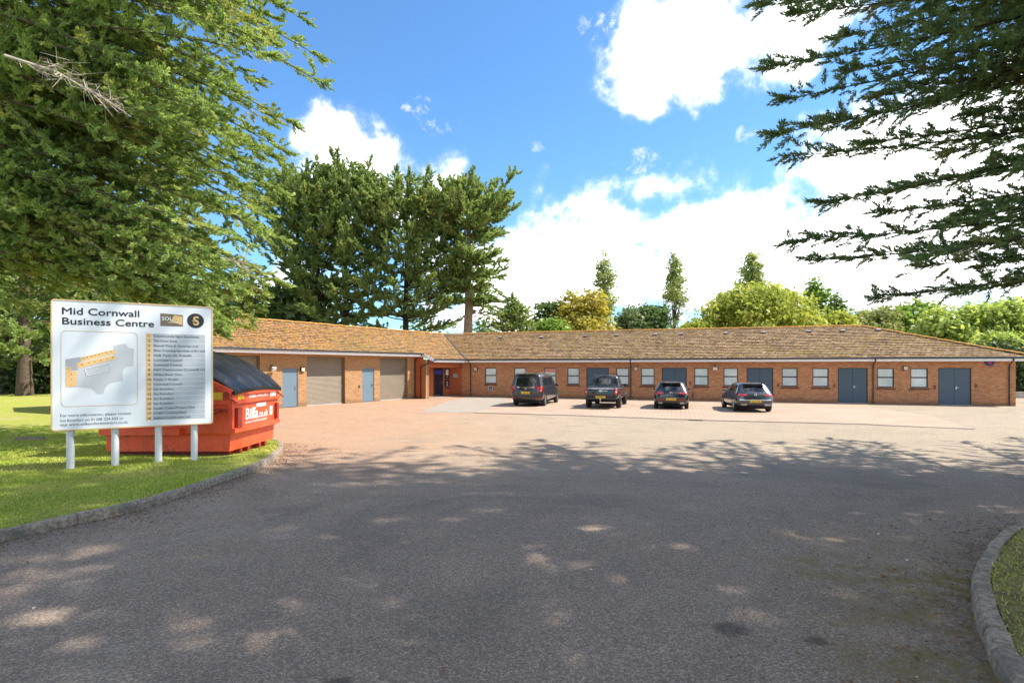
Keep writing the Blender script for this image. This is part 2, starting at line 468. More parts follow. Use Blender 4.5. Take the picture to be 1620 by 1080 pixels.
class MB:
    def __init__(self):
        self.v, self.f, self.uv = [], [], []

    def face(self, pts, uvs=None):
        i = len(self.v)
        self.v += [tuple(p) for p in pts]
        self.f.append(tuple(range(i, i + len(pts))))
        self.uv += list(uvs) if uvs else [(0.0, 0.0)] * len(pts)

    def mesh(self, verts, faces):
        i = len(self.v)
        self.v += [tuple(p) for p in verts]
        for f in faces:
            self.f.append(tuple(i + k for k in f))
            self.uv += [(0.0, 0.0)] * len(f)

    def obox(self, c, ex, ey, ez, bev=0.0):
        c = Vector(c)
        ex, ey, ez = Vector(ex), Vector(ey), Vector(ez)
        p = [c + sx * ex + sy * ey + sz * ez for sz in (-1, 1) for sy in (-1, 1) for sx in (-1, 1)]
        flip = ex.cross(ey).dot(ez) < 0
        for q in ((0, 2, 3, 1), (4, 5, 7, 6), (0, 1, 5, 4), (2, 6, 7, 3), (1, 3, 7, 5), (0, 4, 6, 2)):
            q = q[::-1] if flip else q
            pts = [p[k] for k in q]
            a = (pts[1] - pts[0]).length
            b = (pts[3] - pts[0]).length
            self.face(pts, [(0, 0), (a, 0), (a, b), (0, b)])

    def box(self, x0, x1, y0, y1, z0, z1):
        self.obox(((x0 + x1) / 2, (y0 + y1) / 2, (z0 + z1) / 2), ((x1 - x0) / 2, 0, 0), (0, (y1 - y0) / 2, 0), (0, 0, (z1 - z0) / 2))

    def tube(self, pts, rad, n=6, caps=True):
        pts = [Vector(p) for p in pts]
        if not isinstance(rad, (list, tuple)):
            rad = [rad] * len(pts)
        base = len(self.v)
        prev = None
        for i, p in enumerate(pts):
            d = (pts[min(i + 1, len(pts) - 1)] - pts[max(i - 1, 0)])
            if d.length < 1e-9:
                d = Vector((0, 0, 1))
            d.normalize()
            if prev is None:
                prev = d.orthogonal().normalized()
            u = (prev - d * prev.dot(d))
            u = u.normalized() if u.length > 1e-6 else d.orthogonal().normalized()
            prev = u
            w = d.cross(u)
            for k in range(n):
                a = 2 * math.pi * k / n
                self.v.append(tuple(p + rad[i] * (math.cos(a) * u + math.sin(a) * w)))
        for i in range(len(pts) - 1):
            for k in range(n):
                a, b = base + i * n + k, base + i * n + (k + 1) % n
                self.f.append((a, b, b + n, a + n))
                self.uv += [(0, 0)] * 4
        if caps:
            self.f.append(tuple(base + k for k in range(n - 1, -1, -1)))
            self.uv += [(0, 0)] * n
            e = base + (len(pts) - 1) * n
            self.f.append(tuple(e + k for k in range(n)))
            self.uv += [(0, 0)] * n

    def prism(self, poly, o, ux, uy, un, t):
        """polygon (2D) in the plane o,ux,uy extruded by t along un"""
        o, ux, uy, un = Vector(o), Vector(ux), Vector(uy), Vector(un)
        top = [o + ux * a + uy * b + un * t for a, b in poly]
        bot = [o + ux * a + uy * b for a, b in poly]
        tri = tessellate_polygon([[Vector((a, b, 0)) for a, b in poly]])
        n = len(poly)
        self.mesh(top, [tuple(t_) for t_ in tri])
        # orient caps
        for k in range(len(tri)):
            f = self.f[-1 - k]
            a, b, c = (Vector(self.v[q]) for q in f)
            if (b - a).cross(c - a).dot(un) < 0:
                self.f[-1 - k] = f[::-1]
        for i in range(n):
            j = (i + 1) % n
            self.face([bot[i], bot[j], top[j], top[i]])

    def build(self, name, mat, parent=None, smooth=False, sharp=40, loc=None):
        me = bpy.data.meshes.new(name)
        org = Vector((0, 0, 0))
        ob = bpy.data.objects.new(name, me)
        if parent is not None:
            org = ORG[parent.name]
            ob.parent = parent
        elif loc is not None:
            org = Vector(loc)
            ob.location = org
        ORG[ob.name] = org
        v = [(a - org.x, b - org.y, c - org.z) for a, b, c in self.v]
        me.from_pydata(v, [], self.f)
        uvl = me.uv_layers.new(name='UVMap')
        flat = [c for uv in self.uv for c in uv]
        if len(flat) == len(me.loops) * 2:
            uvl.data.foreach_set('uv', flat)
        me.materials.append(MATS[mat] if isinstance(mat, str) else mat)
        if smooth:
            me.shade_smooth()
            me.set_sharp_from_angle(angle=R(sharp))
        COL.objects.link(ob)
        return ob

def empty(name, loc, rz=0.0):
    o = bpy.data.objects.new(name, None)
    o.location = loc
    o.rotation_euler = (0, 0, rz)
    o.empty_display_size = .3
    COL.objects.link(o)
    ORG[o.name] = Vector(loc)
    return o

def tag(o, label=None, cat=None, group=None, kind=None):
    for k, v in (('label', label), ('category', cat), ('group', group), ('kind', kind)):
        if v:
            o[k] = v
    return o

def copy_tree(o, parent=None):
    c = o.copy()
    COL.objects.link(c)
    if parent is not None:
        c.parent = parent
    for ch in list(o.children):
        copy_tree(ch, c)
    return c

def text2d(s, size=1.0, bold=0.0):
    cu = bpy.data.curves.new('lettering', 'FONT')
    cu.body = s
    cu.size = size
    cu.offset = bold
    cu.resolution_u = 3
    ob = bpy.data.objects.new('lettering', cu)
    COL.objects.link(ob)
    me = ob.to_mesh()
    v = [(p.co.x, p.co.y) for p in me.vertices]
    f = [tuple(q.vertices) for q in me.polygons]
    ob.to_mesh_clear()
    bpy.data.objects.remove(ob)
    bpy.data.curves.remove(cu)
    return v, f

def put_text(mb, s, o, ux, uy, un, x, y, h, width=None, bold=0.0, off=.002, center=False):
    """s with cap height ~h, baseline-left at (x,y) in plane coords; width squeezes/stretches to fit; bold = extra stroke width / h"""
    v, f = text2d(s, h / .7)
    n0 = len(v)
    if not v:
        return
    w0 = max(p[0] for p in v)
    k = width / w0 if width else 1.0
    if center:
        x -= w0 * k / 2
    o, ux, uy, un = Vector(o), Vector(ux), Vector(uy), Vector(un)
    mb.mesh([o + ux * (x + a * k) + uy * (y + b) + un * off for a, b in v], f)
    if bold > .01:
        for i_, (dx, dy) in enumerate(((bold, 0), (bold * .5, bold * .5), (bold * .5, -bold * .5))):
            mb.mesh([o + ux * (x + a * k + dx * h) + uy * (y + b + dy * h) + un * (off + .0004 * (i_ + 1)) for a, b in v], f)

def big_mesh(name, verts, nper, mat, parent=None, var=None, loc=None):
    """verts (n*nper,3) float array: n separate polygons of nper corners"""
    verts = np.asarray(verts, dtype=np.float32).reshape(-1, 3)
    org = Vector((0, 0, 0))
    ob_me = bpy.data.meshes.new(name)
    ob = bpy.data.objects.new(name, ob_me)
    if parent is not None:
        org = ORG[parent.name]
        ob.parent = parent
    elif loc is not None:
        org = Vector(loc)
        ob.location = org
    ORG[ob.name] = org
    verts = verts - np.array(org, dtype=np.float32)
    n = len(verts) // nper
    ob_me.vertices.add(len(verts))
    ob_me.vertices.foreach_set('co', verts.ravel())
    ob_me.loops.add(len(verts))
    ob_me.loops.foreach_set('vertex_index', np.arange(len(verts), dtype=np.int32))
    ob_me.polygons.add(n)
    ob_me.polygons.foreach_set('loop_start', np.arange(0, n * nper, nper, dtype=np.int32))
    ob_me.update(calc_edges=True)
    if var is not None:
        a = ob_me.attributes.new('var', 'FLOAT', 'FACE')
        a.data.foreach_set('value', np.asarray(var, dtype=np.float32))
    ob_me.materials.append(MATS[mat])
    COL.objects.link(ob)
    return ob

def clip_band(poly, y0, y1):
    def cl(p, keep, yy):
        out = []
        for i in range(len(p)):
            a, b = p[i], p[(i + 1) % len(p)]
            ka, kb = keep(a[1]), keep(b[1])
            if ka:
                out.append(a)
            if ka != kb:
                t = (yy - a[1]) / (b[1] - a[1])
                out.append((a[0] + t * (b[0] - a[0]), yy))
        return out
    p = cl(poly, lambda y: y >= y0, y0)
    return cl(p, lambda y: y <= y1, y1) if p else p

def sheet(name, poly, dz, mat, kind='structure'):
    mb = MB()
    for y0, y1 in ((-1e4, 0), (0, 21), (21, 1e4)):
        p = clip_band([tuple(q[:2]) for q in poly], y0, y1)
        if len(p) < 3:
            continue
        tri = tessellate_polygon([[Vector((a, b, 0)) for a, b in p]])
        for t in tri:
            pts = [Vector((p[k][0], p[k][1], gz(p[k][1]) + dz)) for k in t]
            if (pts[1] - pts[0]).cross(pts[2] - pts[0]).z < 0:
                pts.reverse()
            mb.face(pts)
    o = mb.build(name, mat)
    o['kind'] = kind
    return o
# ------------------------------------------------------------------ ground, yard, kerbs
UP = Vector((0, 0, 1))
KL = [(-7.0, -6.0), (-6.6, 0.0), (-6.0, 3.0)] + [tuple(gpt(*p)[:2]) for p in
      ((0, 859), (65, 842.6), (130, 828), (200, 813), (290, 786), (352, 764), (400, 746), (430, 731), (446, 717), (448, 708), (440, 701))] \
     + [(-7.6, 15.4), (-9.5, 16.6), (-12.5, 19.2), (-15.5, 22.0)]
KR = [(1.6, -7.0), (1.75, -2.0), (1.95, .8), (2.25, 2.0)] + [tuple(gpt(*p)[:2]) for p in
      ((1582, 1080), (1555, 1017), (1540, 971), (1536, 931), (1546, 898), (1568, 867.6), (1612, 839))] \
     + [(6.6, 6.35), (9.0, 7.0), (14.0, 7.6), (30.0, 8.2)]

sheet('ground', [(-300, -150), (300, -150), (300, 420), (-300, 420)], -.02, 'lawn')
sheet('road', [(-26, -60), (60, -60), (60, 62), (-26, 62)], 0.0, 'asphalt')

def smooth_path(p, n=4):
    out = []
    for i in range(len(p) - 1):
        p0, p1, p2, p3 = (Vector(p[max(0, min(len(p) - 1, k))]) for k in (i - 1, i, i + 1, i + 2))
        for k in range(n):
            t = k / n
            out.append(tuple(.5 * ((2 * p1) + (p2 - p0) * t + (2 * p0 - 5 * p1 + 4 * p2 - p3) * t * t + (3 * p1 - p0 - 3 * p2 + p3) * t ** 3)))
    return out + [tuple(p[-1])]

def kerb(name, path, side, h=.12, w=.125):
    """side=+1: the raised verge lies left of the travel direction"""
    pts = [Vector(q) for q in path]
    # resample into stones
    L = [0]
    for a, b in zip(pts, pts[1:]):
        L.append(L[-1] + (b - a).length)
    def pos(s):
        for i in range(len(pts) - 1):
            if s <= L[i + 1] or i == len(pts) - 2:
                t = (s - L[i]) / max(1e-9, L[i + 1] - L[i])
                return pts[i].lerp(pts[i + 1], t)
    mb = MB()
    s, r = 0.0, random.Random(3)
    while s < L[-1] - .3:
        ln = .9 if side > 0 else .45
        e = min(s + ln - .010, L[-1])
        m = 4
        jx, jz = r.uniform(-.008, .008), r.uniform(-.008, .006)
        rows = []
        for k in range(m + 1):
            q = pos(s + (e - s) * k / m)
            q2 = pos(min(L[-1], s + (e - s) * k / m + .02))
            q1 = pos(max(0, s + (e - s) * k / m - .02))
            d = (q2 - q1).normalized()
            nrm = Vector((-d.y, d.x)) * side
            z = gz(q.y)
            prof = [(0 + jx, -.03), (.012 + jx, h * .72 + jz), (.035 + jx, h + jz), (w + jx, h + jz), (w + jx, -.03)]
            rows.append([Vector((q.x + nrm.x * a + r.uniform(-.003, .003), q.y + nrm.y * a, z + b + r.uniform(-.002, .002))) for a, b in prof])
        for k in range(m):
            for j in range(4):
                q = [rows[k][j], rows[k][j + 1], rows[k + 1][j + 1], rows[k + 1][j]]
                mb.face(q if side < 0 else q[::-1])
        mb.face(rows[0] if side > 0 else rows[0][::-1])
        mb.face(rows[-1] if side < 0 else rows[-1][::-1])
        s += ln
    o = mb.build(name, 'kerb_stone')
    o['kind'] = 'structure'
    return o

KLs = smooth_path(KL)
KRs = smooth_path(KR)
kerb('kerb', KLs, 1)
kerb('kerb', KRs, -1)

def offset(path, d):
    out = []
    for i, q in enumerate(path):
        a, b = Vector(path[max(0, i - 1)]), Vector(path[min(len(path) - 1, i + 1)])
        t = (b - a).normalized()
        out.append((q[0] - t.y * d, q[1] + t.x * d))
    return out

LAWN_L = offset(KLs, .13) + [(-17.5, 25.0), (-24, 36), (-30, 47), (-70, 47), (-70, -6)]
LAWN_R = offset(KRs, -.13) + [(30, -7)]
sheet('lawn', LAWN_L, .105, 'lawn')
sheet('lawn', LAWN_R, .105, 'verge')

# ------------------------------------------------------------------ the building
dl = Vector((.536, .844, 0)).normalized()
nl = Vector((dl.y, -dl.x, 0))
A = gpt(446.8, 643.2) + .92 * nl            # a point on the workshop wing's front wall
W = gpt(740, 626.8)                         # office wing's front wall, near the inner corner
Wr = gpt(1606, 642.2)
W.z = Wr.z = A.z = -.6
dm = (Wr - W).normalized()
nm = Vector((dm.y, -dm.x, 0))               # outward
G0 = -.6
LM = (Wr - W).length

tj = col_on_line(702, W - 5.5 * nm, dm)
J = W - 5.5 * nm + tj * dm
ZR = zat(528.6, J.y)
te = col_on_line(1361, W - 5.5 * nm, dm)
RE = W - 5.5 * nm + te * dm
OM = .45
ZE = zat(568.2, (W + OM * nm).y)
TAN = (ZR - ZE) / (5.5 + OM)
DL = -(Vector((J.x, J.y, 0)) - Vector((A.x, A.y, 0))).dot(nl)   # ridge behind left wall
oh = .6
for _ in range(8):
    ZH = zat(556.1, (A + oh * nl + col_on_line(446.8, A + oh * nl, dl) * dl).y) + .15
    oh = (ZR - ZH) / TAN - DL
op = (ZR - ZE) / TAN - DL
TAL = TAN
print('ZR', ZR, 'ZE', ZE, 'TAN', TAN, 'DL', DL, 'oh', oh, 'ZH', ZH, 'op', op)

B = empty('business_centre', (W.x, W.y, G0))
tag(B, 'long single storey brick building of two wings with lichen covered tiled roof', 'building')

def wall(name, P, d, n, u0, u1, zt, holes, mat, depth=.11, z0=G0):
    """front skin with openings; reveals run back by depth"""
    us = sorted({u0, u1, *[h[0] for h in holes], *[h[1] for h in holes]})
    zs = sorted({z0, zt, *[h[2] for h in holes], *[h[3] for h in holes]})
    us = [u for u in us if u0 <= u <= u1]
    mb = MB()
    pt = lambda u, z, k=0.0: Vector((P.x + d.x * u + n.x * k, P.y + d.y * u + n.y * k, z))
    for i in range(len(us) - 1):
        for j in range(len(zs) - 1):
            um, zm = (us[i] + us[i + 1]) / 2, (zs[j] + zs[j + 1]) / 2
            if any(h[0] < um < h[1] and h[2] < zm < h[3] for h in holes):
                continue
            a, b, c, e = us[i], us[i + 1], zs[j], zs[j + 1]
            mb.face([pt(a, c), pt(b, c), pt(b, e), pt(a, e)], [(a, c - G0), (b, c - G0), (b, e - G0), (a, e - G0)])
    for h in holes:
        a, b, c, e = h[:4]
        for (p, q) in (((a, c), (a, e)), ((b, e), (b, c)), ((a, e), (b, e)), ((b, c), (a, c))):
            mb.face([pt(*p), pt(*q), pt(*q, -depth), pt(*p, -depth)],
                    [(0, p[1]), (0, q[1]), (depth, q[1]), (depth, p[1])])
    return mb.build(name, mat, B)

def wbox(mb, P, d, n, u0, u1, k0, k1, z0, z1):
    c = Vector((P.x, P.y, 0)) + d * (u0 + u1) / 2 + n * (k0 + k1) / 2
    c.z = (z0 + z1) / 2
    mb.obox(c, d * (u1 - u0) / 2, n * (k1 - k0) / 2, UP * (z1 - z0) / 2)

um = lambda px: col_on_line(px, W, dm)
ul = lambda px: col_on_line(px, A, dl)
zm_ = lambda px, py: zat(py, (W + um(px) * dm).y)
zl_ = lambda px, py: zat(py, (A + ul(px) * dl).y)

# --- openings, office wing
WIN = [(767.4, 785.2), (813.1, 831.8), (861, 879.8), (897.6, 916.6), (974.6, 995.1), (1014, 1035.3), (1098.3, 1120.7),
       (1144.8, 1167.8), (1236.9, 1261.9), (1285.4, 1311), (1387.6, 1414.4), (1440.4, 1468.1)]
DBL = [(927.7, 963.4), (1047.2, 1086.5), (1181.3, 1223.3), (1325.4, 1372.8), (1484.4, 1536.7)]
ZWT, ZWB, ZDT = zm_(1000, 581.9), zm_(1000, 608.6), zm_(1000, 582.0)
holes = [(um(a), um(b), ZWB, ZWT) for a, b in WIN] + [(um(a), um(b), G0 + .03, ZDT + .02) for a, b in DBL]
uR = um(1607)
uPo = um(730.5)       # porch's right jamb
uPi = um(711.5)       # inner corner of the porch
ZTOP = ZE - .05
wall('front_wall', W, dm, nm, uPo, uR, ZTOP, holes, 'red_brick')['label'] = 'red brick front wall of the office wing'
# pale end pier and its return
wall('end_wall', W + dm * uR, -nm, dm, 0, 11.0, ZTOP, [], 'red_brick')
wall('back_wall', W + dm * uR - nm * 11.0, -dm, -nm, 0, uR + 7, ZTOP, [], 'red_brick')

def window(a, b, zb, zt, P, d, n, name='window'):
    mb = MB()
    fw = .055
    k0, k1 = -.10, -.045
    wbox(mb, P, d, n, a + .002, a + fw, k0, k1, zb, zt)
    wbox(mb, P, d, n, b - fw, b - .002, k0, k1, zb, zt)
    wbox(mb, P, d, n, a + fw, b - fw, k0, k1, zt - fw, zt - .002)
    wbox(mb, P, d, n, a + fw, b - fw, k0, k1, zb + .002, zb + fw)
    zmid = zb + (zt - zb) * .52
    wbox(mb, P, d, n, a + fw, b - fw, k0, k1, zmid - .035, zmid + .035)
    w = mb.build(name, 'brown_frame', B)
    for q0, q1 in ((zb + fw, zmid - .035), (zmid + .035, zt - fw)):
        m = MB()
        pt = lambda u, z: Vector((P.x + d.x * u + n.x * -.07, P.y + d.y * u + n.y * -.07, z))
        m.face([pt(a + fw, q0), pt(b - fw, q0), pt(b - fw, q1), pt(a + fw, q1)],
               [(a, q0), (b, q0), (b, q1), (a, q1)])
        m.build('pane', 'window_pane', w)
    s = MB()
    c = (a + b) / 2
    hw = (b - a) / 2 + .07
    pt = lambda u, k, z: Vector((P.x + d.x * u + n.x * k, P.y + d.y * u + n.y * k, z))
    pr = [(-.10, zb), (.05, zb - .045), (.05, zb - .125), (-.0, zb - .125), (-.10, zb - .10)]
    L_ = [pt(c - hw, k, z) for k, z in pr]
    R_ = [pt(c + hw, k, z) for k, z in pr]
    for i in range(5):
        j = (i + 1) % 5
        s.face([L_[i], R_[i], R_[j], L_[j]][::-1])
    s.face(L_)
    s.face(R_[::-1])
    s.build('sill', 'sill_brick', w)
    return w

for i, (pa, pb) in enumerate(WIN):
    w_ = window(um(pa), um(pb), ZWB, ZWT, W, dm, nm)
    if i == 2:
        a, b = um(pa) + .06, um(pb) - .06
        m = MB()
        wbox(m, W, dm, nm, a + .02, a + (b - a) * .95, -.068, -.064, ZWT - .32, ZWT - .07)
        m.build('poster', 'poster_red', w_)

def handle(mb, P, d, n, u, z, k, s=1):
    wbox(mb, P, d, n, u - .02, u + .02, k, k + .012, z - .10, z + .06)
    wbox(mb, P, d, n, u - .01, u + .13 * s if s > 0 else u + .01, k + .035, k + .05, z - .01, z + .012)
    wbox(mb, P, d, n, u - .01, u + .01, k + .012, k + .035, z - .01, z + .012)

def dbl_door(a, b, zb, zt, P, d, n, hand):
    mb = MB()
    k0, k1 = -.10, -.05
    fw = .045
    wbox(mb, P, d, n, a + .002, a + fw, k0, k1 + .015, zb, zt)
    wbox(mb, P, d, n, b - fw, b - .002, k0, k1 + .015, zb, zt)
    wbox(mb, P, d, n, a + fw, b - fw, k0, k1 + .015, zt - fw, zt - .002)
    fr = mb.build('door_frame', 'black_plastic', B)
    c = (a + b) / 2
    for q0, q1 in ((a + fw + .004, c - .006), (c + .006, b - fw - .004)):
        m = MB()
        wbox(m, P, d, n, q0, q1, k0, k1, zb + .02, zt - fw - .004)
        dr = m.build('door', 'blue_door', B)
        if hand and q0 > c:
            h = MB()
            handle(h, P, d, n, q0 + .08, zb + 1.02, k1 + .002)
            h.build('handle', 'chrome', dr)
    m = MB()
    wbox(m, P, d, n, a, b, -.11, .02, G0 - .02, zb + .004)
    m.build('threshold', 'sign_dark_grey', B)

for i, (pa, pb) in enumerate(DBL):
    dbl_door(um(pa), um(pb), G0 + .03, ZDT + .02, W, dm, nm, True)

# --- workshop wing front wall
ROL = [(330, 411.5), (485.2, 546.0), (601.2, 645.0)]
SNG = [(446.8, 471.5), (572.9, 592.0)]
uE = ul(656.5)
uG = ul(240)
ZLT = ZH - .05 + .0
ZRT = zl_(546, 565.0)
ZST = zl_(471, 582.3)
holes = [(ul(a), ul(b), G0 - .02, ZRT) for a, b in ROL] + [(ul(a), ul(b), G0 + .02, ZST) for a, b in SNG]
wall('front_wall', A, dl, nl, uG, uE, ZLT + .02, holes, 'buff_brick', depth=.28)['label'] = 'sunlit buff brick front wall of the workshop wing'

def shutter(a, b, zb, zt):
    mb = MB()
    rows = int((zt - zb) / .075)
    seg = 4
    pt = lambda u, k, z: Vector((A.x + dl.x * u + nl.x * k, A.y + dl.y * u + nl.y * k, z))
    prof = []
    for r in range(rows * seg + 1):
        ph = r / seg * 2 * math.pi
        prof.append((-.20 + .013 * abs(math.sin(ph / 2)), zb + .05 + (zt - zb - .05) * r / (rows * seg)))
    for (k0, z0), (k1, z1) in zip(prof, prof[1:]):
        mb.face([pt(a + .03, k0, z0), pt(b - .03, k0, z0), pt(b - .03, k1, z1), pt(a + .03, k1, z1)])
    o = mb.build('roller_shutter', 'shutter', B)
    m = MB()
    wbox(m, A, dl, nl, a + .03, b - .03, -.215, -.165, zb - .01, zb + .05)
    m.build('bottom_rail', 'galv', o)
    for g0, g1 in ((a + .001, a + .05), (b - .05, b - .001)):
        m = MB()
        wbox(m, A, dl, nl, g0, g1, -.23, -.13, zb, zt)
        m.build('guide_rail', 'shutter', o)
    m = MB()
    wbox(m, A, dl, nl, b - .16, b - .10, -.185, -.15, zb + 1.05, zb + 1.11)
    m.build('lock', 'galv', o)

for a, b in ROL:
    shutter(ul(a), ul(b), G0 + .01, ZRT)

for a, b in SNG:
    u0, u1 = ul(a), ul(b)
    mb = MB()
    zb, zt = G0 + .02, ZST
    wbox(mb, A, dl, nl, u0 + .002, u0 + .05, -.10, -.03, zb, zt)
    wbox(mb, A, dl, nl, u1 - .05, u1 - .002, -.10, -.03, zb, zt)
    wbox(mb, A, dl, nl, u0 + .05, u1 - .05, -.10, -.03, zt - .05, zt - .002)
    mb.build('door_frame', 'sunlit_blue_door', B)
    m = MB()
    wbox(m, A, dl, nl, u0 + .054, u1 - .054, -.10, -.045, zb + .02, zt - .054)
    dr = m.build('door', 'sunlit_blue_door', B)
    h = MB()
    wbox(h, A, dl, nl, u1 - .20, u1 - .12, -.044, -.02, zb + .98, zb + 1.16)
    wbox(h, A, dl, nl, u1 - .20, u1 - .10, -.02, -.005, zb + 1.05, zb + 1.08)
    h.build('handle', 'chrome', dr)
    m = MB()
    wbox(m, A, dl, nl, (u0 + u1) / 2 - .25, (u0 + u1) / 2 - .22, -.044, -.035, zb + 1.05, zb + 1.08)
    m.build('lock', 'galv', dr)
    m = MB()
    wbox(m, A, dl, nl, u0, u1, -.11, .03, G0 - .02, zb)
    m.build('threshold', 'kerb_stone', B)

# --- porch in the inner corner
Pj = W + uPo * dm
of = (Pj - A).dot(nl)                                  # porch front line, out from workshop wall
Pi = W + uPi * dm
ob_ = (Pi - A).dot(nl)                                 # porch back wall line
E = A + uE * dl
print('porch', of, ob_, 'uE', uE)
PP = E + nl * of                                       # outer corner of the pillar
ZPL = ZE - .05
# return wall under the sloping verge
mb = MB()
zA, zB = ZH - .06, ZE + .10
mb.face([Vector((*E[:2], G0)), Vector((*(E + nl * (of - .22))[:2], G0)), Vector((*(E + nl * (of - .22))[:2], zB)), Vector((*E[:2], zA))],
        [(0, 0), (of - .22, 0), (of - .22, zB - G0), (0, zA - G0)])
mb.build('porch_wall', 'porch_bounce_brick', B)
mb = MB()
wbox(mb, E, dl, nl, 0.0, .34, of - .22, of, G0, ZPL)
for i in range(len(mb.uv)):
    pass
mb.build('porch_pillar', 'buff_brick', B)
Lf = (Pj - PP).dot(dl)
mb = MB()
wbox(mb, PP, dl, nl, .34, Lf - .02, -.22, -.002, ZDT + .03, ZPL)
mb.build('lintel', 'porch_bounce_brick', B)
def quad(name, p, q, z0, z1, mat, par=None):
    m = MB()
    L_ = (Vector(q) - Vector(p)).length
    m.face([Vector((p[0], p[1], z0)), Vector((q[0], q[1], z0)), Vector((q[0], q[1], z1)), Vector((p[0], p[1], z1))],
           [(0, z0 - G0), (L_, z0 - G0), (L_, z1 - G0), (0, z1 - G0)])
    return m.build(name, mat, par or B)
b0 = E + nl * ob_ + dl * .3
b1 = Pi
quad('porch_wall', b0, b1, G0, ZPL, 'porch_bounce_brick')
quad('porch_wall', b1, Pj, G0, ZPL, 'porch_bounce_brick')
quad('porch_wall', E + nl * (of - .2) + dl * .335, E + nl * ob_ + dl * .335, G0, ZPL, 'porch_bounce_brick')
m = MB()
cs = [E + nl * (of - .1) + dl * .1, Pj, Pi, b0]
m.face([Vector((q.x, q.y, ZPL - .02)) for q in cs][::-1])
m.build('porch_ceiling', 'white_trim', B)
m = MB()
st = [PP + dl * .3 + nl * .15, Pj + nl * .1, Pi, b0]
m.prism([(q.x, q.y) for q in st], (0, 0, G0 - .02), (1, 0, 0), (0, 1, 0), (0, 0, 1), .05)
m.build('porch_step', 'grey_concrete', B)
# door and plaques on the back wall of the porch
ub = lambda px: col_on_line(px, b0, dl)
db0, db1 = ub(686), ub(700)
zb, zt = G0 + .05, ZDT - .02
m = MB()
fw = .07
wbox(m, b0, dl, nl, db0, db0 + fw, 0, .06, zb, zt)
wbox(m, b0, dl, nl, db1 - fw, db1, 0, .06, zb, zt)
wbox(m, b0, dl, nl, db0 + fw, db1 - fw, 0, .06, zt - fw, zt)
wbox(m, b0, dl, nl, db0 + fw, db1 - fw, 0, .06, zb, zb + .12)
wbox(m, b0, dl, nl, db0 + fw, db1 - fw, 0, .06, zb + .95, zb + 1.05)
dr = m.build('entrance_door', 'alloy_dark', B)
m = MB()
wbox(m, b0, dl, nl, db0 + fw, db1 - fw, .004, .02, zb + .12, zb + .95)
wbox(m, b0, dl, nl, db0 + fw, db1 - fw, .004, .02, zb + 1.05, zt - fw)
m.build('pane', 'door_glass', dr)
m = MB()
wbox(m, b0, dl, nl, db0 + fw + .05, db1 - fw - .05, .022, .03, zt - fw - .36, zt - fw - .08)
m.build('door_notice', 'blue_lit_sign', dr)
m = MB()
wbox(m, b0, dl, nl, db1 - fw + .01, db1 - .02, .062, .11, zb + .9, zb + 1.2)
m.build('handle', 'chrome', dr)
pa, pb = ub(703.3), ub(710.5)
for z0, z1, kind in ((zb + 1.30, zt - .02, 0), (zb + .58, zb + 1.22, 1)):
    m = MB()
    wbox(m, b0, dl, nl, pa, pb, .002, .03, z0, z1)
    pl = m.build('plaque', 'black_plastic', B)
    m = MB()
    o_ = Vector((*(b0 + nl * .031 + dl * ((pa + pb) / 2))[:2], 0))
    if kind:
        put_text(m, 'S', o_, dl, UP, nl, 0, z0 + .22, .30, None, .03, .003, True)
        put_text(m, 'SOL KOMFORT', o_, dl, UP, nl, 0, z0 + .08, .06, (pb - pa) * .8, .02, .003, True)
    else:
        wbox(m, b0, dl, nl, pa + .12, pb - .12, .031, .034, z0 + .3, z1 - .08)
        put_text(m, 'SOL', o_, dl, UP, nl, 0, z0 + .12, .08, None, .02, .003, True)
    m.build('lettering', 'label_white', pl)
m = MB()
u0, u1 = um(717), um(724)
wbox(m, W, dm, nm, u0, u1, .002, .03, zm_(720, 597), zm_(720, 591))
pl = m.build('plaque', 'sign_dark_grey', B)

# --- roof
def roof_plane(mb, O, U, Nh, z0, tan, fL, fR, v0, v1, course=.32, seed=1):
    r = random.Random(seed)
    cosp = 1 / math.sqrt(1 + tan * tan)
    step = course * cosp
    P = lambda u, v, h: Vector((O.x + U.x * u + Nh.x * v, O.y + U.y * u + Nh.y * v, z0 + v * tan + h))
    v = v0
    n = 0
    while v < v1 - 1e-4:
        w = min(v + step, v1)
        a0, b0_, a1, b1_ = fL(v + 1e-5), fR(v + 1e-5), fL(w - 1e-5), fR(w - 1e-5)
        k = max(1, int(max(b0_ - a0, b1_ - a1) / .75))
        jit = [r.uniform(-.012, .012) for _ in range(k + 1)]
        for i in range(k):
            p = [a0 + (b0_ - a0) * i / k, a0 + (b0_ - a0) * (i + 1) / k, a1 + (b1_ - a1) * (i + 1) / k, a1 + (b1_ - a1) * i / k]
            h0, h1 = .034 + jit[i], .034 + jit[i + 1]
            q = [P(p[0], v, h0), P(p[1], v, h1), P(p[2], w, -.006), P(p[3], w, -.006)]
            vv0, vv1 = n * course, (n + 1) * course * 1.0
            mb.face(q, [(p[0], vv0), (p[1], vv0), (p[2], vv1), (p[3], vv1)])
            mb.face([P(p[0], v, -.02), P(p[1], v, -.02), q[1], q[0]], [(p[0], vv0), (p[1], vv0), (p[1], vv0 + .01), (p[0], vv0 + .01)])
        v = w
        n += 1

RUN = 5.5 + OM
Om = W + OM * nm
Om.z = 0
